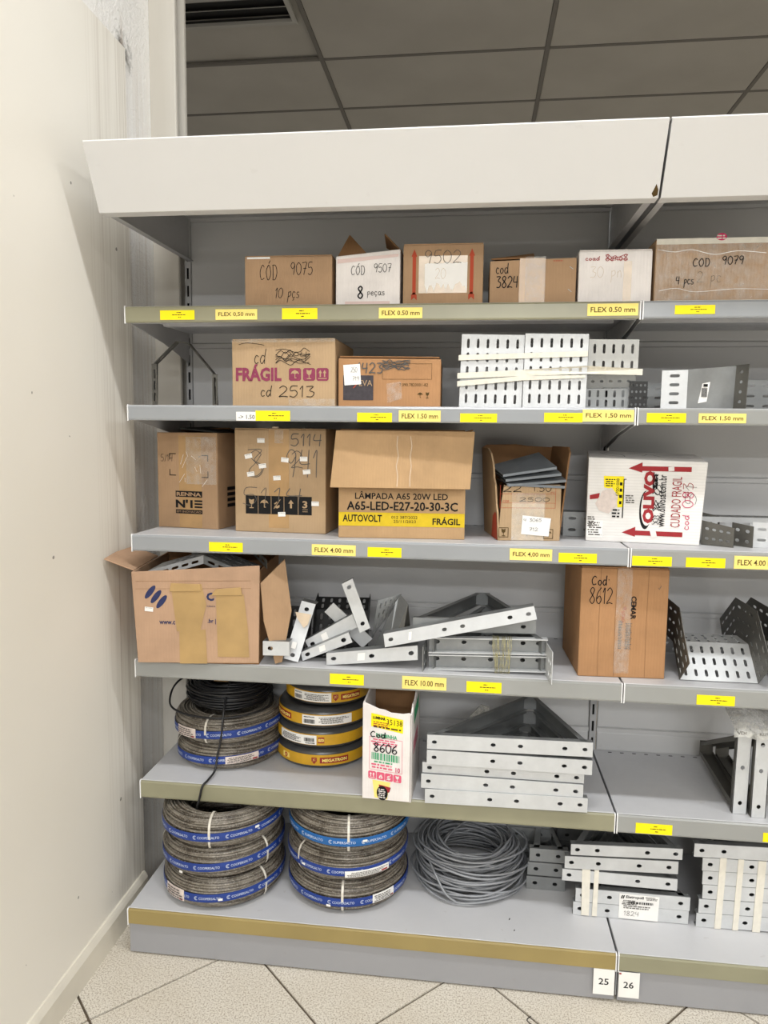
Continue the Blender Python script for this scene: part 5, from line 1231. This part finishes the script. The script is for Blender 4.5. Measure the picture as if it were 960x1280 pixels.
t = thing('string_tie', 'yellowish string wound round the channel brackets', 'string', (.92, .09, z)); rn = random.Random(4)
mb = MB()
for k in range(22):
    x = -.018+.036*rn.random(); x2 = x+rn.uniform(-.010, .010)
    mb.tube([(x, .006, .003), (x+rn.uniform(-.003, .003), -.002+rn.uniform(0, .004), .02), ((x+x2)/2, .0, .045), (x2+rn.uniform(-.003, .003), -.002+rn.uniform(0, .004), .07), (x2, .006, .088), (x2, .03, .0885)], .0006, 4)
obj('windings', mb, 'string_film', t)
# long strip leaning across
def plate_on(label, pts, y, mat='galvanised', holes=(.08, .92), hh=.0062, yb=None, back=.03, cat='metal plate', name='steel_plate', group=None, tag=None, t=.002, side='top', vs=(.5,), hw=None):
    """flat bar whose face is the quad pts (x, z) on y, with a folded rear flange"""
    c = V3((sum(p[0] for p in pts)/4, y, sum(p[1] for p in pts)/4)); yy = yb if yb is not None else [y]*4
    q = [V3((p[0], yy[i], p[1]))-c for i, p in enumerate(pts)]
    th = thing(name, label, cat, c, 0, group)
    obj('perforated_face', MB().perf(q[0], q[1], q[2], q[3], list(holes), list(vs), hw or hh*1.1, hh*.8, t), mat, th)
    e0, e1 = (q[3], q[2]) if side == 'top' else (q[0], q[1])
    obj('folded_flange', MB().slab([tuple(e0), tuple(e1), tuple(e1+V3((0, back, 0))), tuple(e0+V3((0, back, 0)))], (0, 0, -.0015)), 'galvanised_dull', th)
    if tag:
        fc = lambda u, v, l: tuple(q[0]*(1-u)*(1-v)+q[1]*u*(1-v)+q[2]*u*v+q[3]*(1-u)*v-V3((0, .001+l, 0)))
        polys(th, 'sticker', [[(tag[0], .22), (tag[1], .22), (tag[1]+.01, .8), (tag[0]+.01, .8)]], 'paper_white', fc, .0012)
    return th
plate_on('long perforated bar slanting over the string tied channels', [(.636, .802), (.999, .887), (.991, .918), (.631, .834)], .10, holes=(.045, .405, .525, .835, .955), tag=(.16, .18), back=.03, hw=.0062, hh=.0054, yb=[.092, .092, .096, .096])
# heap of loose plates (quads: lower-left, lower-right, upper-right, upper-left)
plate_on('short steel plate sticking out at the left foot of the heap', [(.333, .772), (.400, .774), (.400, .809), (.333, .808)], .077, holes=(.28,))
plate_on('steel plate leaning upright at the left of the heap, with torn white tape', [(.379, .757), (.415, .749), (.450, .888), (.414, .896)], .118, holes=(.5,), vs=(.09, .88), tag=None, yb=[.105, .105, .15, .15], hw=.0062, hh=.0062)
th = bpy.data.objects['steel_plate.002'] if 'steel_plate.002' in bpy.data.objects else None
if th:
    polys(th, 'torn_tape', [[(-.012, .05), (.030, .045), (.022, .02), (.012, .012), (-.006, .035)]], 'tape_pale', lambda u, v, l: (u-.0, -.004-.16*0-l+v*.28, v), .002)
    polys(th, 'sticker', [rrect(-.010, -.030, .012, .016, -14)], 'paper_white', lambda u, v, l: (u, -.002-l+v*.28, v), .003)
plate_on('steel plate lying diagonally behind the middle of the heap', [(.566, .770), (.592, .796), (.489, .886), (.466, .861)], .185, holes=(.15, .85), side='bottom')
plate_on('wide steel plate rising to the right in the middle of the heap', [(.438, .762), (.558, .834), (.545, .867), (.422, .793)], .150, holes=(.1,), tag=(.3, .42))
plate_on('steel plate resting low in front of the heap, rising right', [(.423, .748), (.550, .802), (.540, .827), (.418, .770)], .122, holes=(.12, .86), tag=(.36, .48), mat='galvanised')
plate_on('bright steel plate standing tall at the top of the heap', [(.568, .825), (.594, .839), (.548, .963), (.521, .948)], .128, holes=(.5,), vs=(.14, .88), back=.02, hw=.0062, hh=.0062)
plate_on('long steel plate lying along the shelf edge at the foot of the heap', [(.489, .7475), (.716, .772), (.715, .808), (.488, .777)], .100, holes=(.08, .50, .93), tag=(.34, .42))
# dark perforated elbows under the heap
def elbow(label, x0, x1, prof_in, prof_out, mat='black_steel', name='tray_elbow', cat='cable tray', loc=(0, 0, 0), rz=0, rot=None, nb=(7, 3), nf=3, group=None, hw=.0035, hl=.0095, web_mat=None, nfl=None):
    """U channel bent in the side view: inner profile = web line, outer profile = free edges of the two side flanges"""
    t = thing(name, label, cat, loc, rz, group, rot=rot)
    for i in range(len(prof_in)-1):
        (ya, za), (yb, zb) = prof_in[i], prof_in[i+1]
        L_ = math.hypot(yb-ya, zb-za); nv = max(1, round(L_/.030))
        obj('web_plate', MB().perf((x0, ya, za), (x1, ya, za), (x1, yb, zb), (x0, yb, zb), fr(nb[0], .03), fr(nv, .04), hw, min(hl, L_/nv*.36), .0015), web_mat or mat, t)
        (ya2, za2), (yb2, zb2) = prof_out[i], prof_out[i+1]
        nl = max(1, round(L_/.028))
        for x in (x0, x1):
            obj('side_flange', MB().perf((x, ya, za), (x, yb, zb), (x, yb2, zb2), (x, ya2, za2), fr(nl, .03), fr(nf, .04), min(hl, L_/nl*.36), hw, .0015), mat, t)
    return t
pin = [(.119, .0015), (.192, .074), (.270, .074), (.345, .0015)]; pout = [(.049, .064), (.152, .168), (.296, .168), (.402, .086)]
def back_el(p, m): return p
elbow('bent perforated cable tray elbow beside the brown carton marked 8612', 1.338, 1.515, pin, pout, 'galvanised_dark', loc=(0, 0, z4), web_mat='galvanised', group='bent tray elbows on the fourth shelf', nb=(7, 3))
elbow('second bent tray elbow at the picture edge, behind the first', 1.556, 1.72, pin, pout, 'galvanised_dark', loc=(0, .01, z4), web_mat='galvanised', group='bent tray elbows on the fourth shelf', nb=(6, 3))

def channel(label, loc, w, h, d, rz=0, rot=None, nc=6, nr=3, mat='galvanised', fl_rows=1, hw=.0030, hl=.0108, name='cable_tray', cat='cable tray', group=None, horiz=False, web_mat=None):
    """straight perforated U channel seen on its web: web w x h facing the front, flanges of depth d above and below"""
    t = thing(name, label, cat, loc, rz, group, rot=rot)
    a, b_ = (min(hl, w/nc*.40), min(hw, h/nr*.36)) if horiz else (hw, min(hl, h/nr*.36))
    obj('web_plate', MB().perf((0, 0, 0), (w, 0, 0), (w, 0, h), (0, 0, h), fr(nc, .03), fr(nr, .03), a, b_, .0015), web_mat or mat, t)
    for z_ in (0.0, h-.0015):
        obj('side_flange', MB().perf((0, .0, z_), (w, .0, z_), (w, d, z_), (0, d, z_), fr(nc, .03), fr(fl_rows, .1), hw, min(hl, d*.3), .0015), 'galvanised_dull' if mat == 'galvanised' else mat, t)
    return t
# second shelf trays
G = 'trays bundled with cream tape on the second shelf'
channel('first perforated tray from the left in the taped row, six slots across', (.803, .098, z2+.0006), .144, .168, .06, 0, rot=(0, R(1.2), 0), nc=6, nr=5, group=G)
channel('second perforated tray in the taped row, brightest of them', (.949, .094, z2+.0006), .142, .168, .06, rot=(0, R(.8), 0), nc=6, nr=5, group=G)
channel('third perforated tray in the taped row, short and lifted', (1.096, .115, z2+.0775), .112, .080, .06, rot=(0, R(.5), 0), nc=5, nr=2, group=G, mat='galvanised', web_mat='galvanised_mid')
channel('dull tray under the lifted third tray of the taped row', (1.092, .125, z2+.0006), .100, .046, .05, rot=(0, 0, 0), nc=5, nr=2, group=G, mat='galvanised_dull')
t = thing('steel_plate', 'dull slanting plate between the lifted tray and the one below', 'metal plate', (1.092, .118, z2+.047))
obj('plate', MB().perf((0, .004, .001), (.118, .004, .003), (.110, -.006, .031), (.0, -.006, .029), fr(5), [.5], .004, .003, .0015), 'galvanised_dull', t)
t = thing('tape_band', 'upper cream tape band across the two large perforated trays', 'tape', (.800, .0905, z2+.108))
obj('band', MB().slab([(0, 0, 0), (.146, 0, .004), (.292, -.003, .008), (.292, -.003, .020), (.146, 0, .016), (0, 0, .012)], (0, .0015, 0)), 'masking_tape', t)
t = thing('tape_band', 'lower wide cream tape band across all the perforated trays', 'tape', (.798, .089, z2+.066))
obj('band', MB().slab([(0, 0, 0), (.147, -.0, .006), (.290, -.002, .011), (.420, .020, .010), (.420, .020, .024), (.290, -.002, .029), (.147, 0, .020), (0, 0, .013)], (0, .0018, 0)), 'masking_tape', t)
obj('band', MB().slab([(0, -.001, -.018), (.147, -.001, -.004), (.290, -.003, .002), (.290, -.003, .008), (.147, -.001, .006), (0, -.001, -.006)], (0, .0018, 0)), 'masking_tape', t)
channel('black narrow slotted channel end beside the taped trays', (1.192, .115, z2+.0006), .040, .062, .05, nc=4, nr=4, mat='black_steel', hw=.0025, hl=.003)
channel('long dull tray lying far back on the second shelf with slots in rows', (1.215, .33, z2+.0006), .22, .072, .05, nc=6, nr=3, mat='galvanised_dull', horiz=True, hw=.003, hl=.009)
channel('dull slotted tray at the right picture edge of the second shelf', (1.452, .30, z2+.0006), .22, .080, .05, nc=5, nr=3, mat='galvanised_dull', horiz=True, hw=.003, hl=.011)
t = thing('tray_end_piece', 'grey U-shaped metal end piece with barcode sticker, plain middle and two slotted flanges', 'cable tray', (1.256, .090, z2+.0006))
obj('front_flange', MB().perf((0, 0, 0), (.056, 0, 0), (.056, 0, .0855), (0, 0, .084), [.5], fr(4, .03), .011, .0035, .0015), 'galvanised', t)
obj('middle_plate', MB().slab([(.056, .001, 0), (.176, .030, 0), (.180, .030, .098), (.056, .001, .086)], (0, .0015, 0)), 'galvanised_dull', t)
obj('rear_flange', MB().perf((.166, .030, 0), (.182, -.006, 0), (.184, -.006, .098), (.168, .030, .098), [.5], fr(4, .05), .005, .0035, .0015), 'galvanised_dark', t)
obj('sticker', MB().slab([(.083+x, .007+x*.24, z_) for x, z_ in ((0, .012), (.020, .016), (.026, .060), (.008, .056))], (0, .0005, 0)), 'paper_white', t)
fc = lambda u, v, l: (.083+u, .0055+u*.24-l, v); barcode(t, .006, .020, .026, .046, 'ink_black', fc, lift=.001); polys(t, 'printed_patch', [rect(.010, .049, .020, .055)], 'ink_black', fc, .001)
# arch-shaped strap hanging on the second shelf
t = thing('steel_strap', 'thin bent dark steel strap standing like an arch at the left end', 'strap', (0, .25, z2))
P_ = [(-.010, .0008), (-.007, .116), (.054, .172), (.085, .168), (.154, .088), (.158, .0008)]
mb = MB()
for i in range(len(P_)-1):
    (xa, za), (xb, zb) = P_[i], P_[i+1]; L_ = math.hypot(xb-xa, zb-za); n = max(1, round(L_/.045))
    mb.perf((xa, -.012, za), (xb, -.012, zb), (xb, .012, zb), (xa, .012, za), fr(n), [.5], .009, .0035, .002)
obj('strap', mb, 'galvanised_dark', t)
mb = MB()
for (x, s_) in ((-.009, 1), (.157, -1)):
    mb.perf((x-.004, -.013, .001), (x+.010, -.013, .001), (x+.010, -.013, .115 if s_ > 0 else .088), (x-.004, -.013, .115 if s_ > 0 else .088), [.5], fr(3, .1), .0028, .012, .0015)
obj('side_lip', mb, 'galvanised_dark', t)
# third shelf small channels
channel('slotted tray end showing between open carton and white carton', (1.072, .26, z3+.0006), .12, .062, .05, nc=3, nr=2, horiz=True, hw=.0035, hl=.0095, mat='galvanised_dull')
t = thing('tray_end_piece', 'first small slotted channel piece right of the white carton', 'cable tray', (1.385, .150, z3+.0006))
obj('side_flange', MB().perf((0, .02, 0), (.060, -.022, 0), (.060, -.022, .046), (0, .02, .058), fr(4), [.28, .70], .0048, .003, .0015), 'galvanised_dark', t)
obj('side_flange', MB().perf((.028, .12, 0), (.066, .10, 0), (.066, .10, .060), (.028, .12, .068), fr(4), fr(3), .003, .0025, .0015), 'galvanised_dark', t)
obj('web_plate', MB().perf((0, .021, 0), (.060, -.021, 0), (.066, .10, .0), (.028, .12, 0), fr(2), fr(3), .004, .006, .0015), 'galvanised_dull', t)
t = thing('tray_end_piece', 'second small slotted channel piece at the right end of the third shelf', 'cable tray', (1.455, .142, z3+.0006))
obj('side_flange', MB().perf((0, .03, 0), (.034, -.010, 0), (.034, -.010, .050), (0, .03, .055), [.27, .73], [.25, .72], .0055, .004, .0015), 'galvanised_dark', t)
obj('web_plate', MB().perf((.034, .0, 0), (.16, .0, 0), (.16, .0, .056), (.034, .0, .060), fr(4), [.3, .72], .010, .003, .0015), 'galvanised', t)
channel('long light tray lying behind the small channels on the third shelf', (1.40, .24, z3+.0006), .22, .060, .05, nc=7, nr=2, horiz=True, hw=.003, hl=.009, mat='galvanised')
# perforated angles inside the big open carton
t = thing('tray_elbow', 'bright perforated V-shaped tray elbow lying in the big open carton', 'cable tray', (.163, .13, z4+.235))
obj('web_plate', MB().perf((-.155, 0, -.042), (0, 0, .006), (0, .0, .026), (-.150, 0, -.020), fr(5), [.5], .010, .0035, .0018), 'galvanised', t)
obj('web_plate', MB().perf((0, 0, .006), (.120, 0, -.042), (.125, 0, -.020), (0, .0, .026), fr(4), [.5], .010, .0035, .0018), 'galvanised_dull', t)
obj('side_flange', MB().perf((-.150, 0, -.020), (0, 0, .026), (.0, .09, .032), (-.15, .09, -.014), fr(5), fr(3), .009, .0035, .0018), 'galvanised', t)
obj('side_flange', MB().perf((0, 0, .026), (.125, 0, -.020), (.125, .09, -.014), (.0, .09, .032), fr(4), fr(3), .009, .0035, .0018), 'galvanised_dull', t)
t = thing('tray_elbow', 'duller perforated tray elbow behind the bright one in the big carton', 'cable tray', (.25, .235, z4+.232))
obj('web_plate', MB().perf((-.16, 0, .0), (-.01, 0, .040), (-.01, .0, .060), (-.16, 0, .02), fr(5), [.5], .010, .0035, .0018), 'galvanised_dull', t)
obj('web_plate', MB().perf((-.01, 0, .040), (.078, -.10, .0), (.078, -.1, .022), (-.01, .0, .060), fr(4), [.5], .010, .0035, .0018), 'galvanised_dark', t)
# dark trays heaped behind the loose plates
elbow('dark perforated tray piece leaning behind the left of the heap', 0, .075, [(0, .001), (.04, .112)], [(-.035, .012), (.005, .120)], 'black_steel', loc=(.345, .205, z4), nb=(4, 3), nf=2)
elbow('dark perforated tray elbow at the back of the heap, largest', 0, .145, [(0, .006), (.05, .092), (.09, .118)], [(-.035, .030), (.02, .120), (.08, .132)], 'black_steel', loc=(.425, .240, z4+.002), nb=(6, 3), nf=3, rz=R(4))
elbow('dark steel tray lying flat under the heap of plates', 0, .20, [(0, .001), (.12, .001)], [(0, .04), (.12, .04)], 'black_steel', loc=(.43, .155, z4), nb=(9, 3), nf=1)
t = thing('tray_elbow', 'grey folded steel elbow standing at the right of the heap', 'cable tray', (.585, .23, z4))
obj('side_flange', MB().perf((.0, 0, .04), (.055, 0, .12), (.075, .02, .155), (.012, .02, .135), fr(4), fr(3), .003, .006, .0015), 'galvanised_dull', t)
obj('web_plate', MB().slab([(0, -.01, .001), (.045, -.03, .001), (.095, -.01, .135), (.072, .01, .155), (.06, .005, .14)], (0, .0018, 0)), 'galvanised_dull', t)
obj('web_plate', MB().slab([(.045, -.03, .001), (.075, -.03, .001), (.100, .0, .075), (.095, -.01, .135)], (0, .0018, 0)), 'galvanised_dark', t)
t = thing('steel_plate', 'small grey plate with one hole behind the long slanting bar', 'metal plate', (.632, .25, z4))
obj('plate', MB().perf((0, 0, .001), (.045, 0, .001), (.045, .0, .095), (0, 0, .088), [.5], [.75], .005, .005, .0018), 'galvanised_dull', t)

# ------------------------------------------------------------------ dirt lying about
def crumb(label, x, y, z, L, seed, name='dirt_flake'):
    rn = random.Random(seed); t = thing(name, label, 'debris', (x, y, z)); mb = MB(); pts = []; a = rn.uniform(0, 6)
    p = Vector((0, 0, .0012))
    for i in range(5): pts.append(tuple(p)); a += rn.uniform(-.7, .7); p = p+Vector((math.cos(a), math.sin(a)*.6, 0))*L/5
    mb.tube(pts, .0011, 5); obj('fragment', mb, 'debris_dark', t)
crumb('small dark flake on the bottom shelf in front of the grey cable', .955, .085, z0, .012, 1); crumb('smaller dark flake nearer the front edge of the bottom shelf', .965, .045, z0, .009, 3)
crumb('dark dirt strand on the floor tiles below tag 25', 1.00, -.07, .0005, .06, 5, 'dirt_strand')
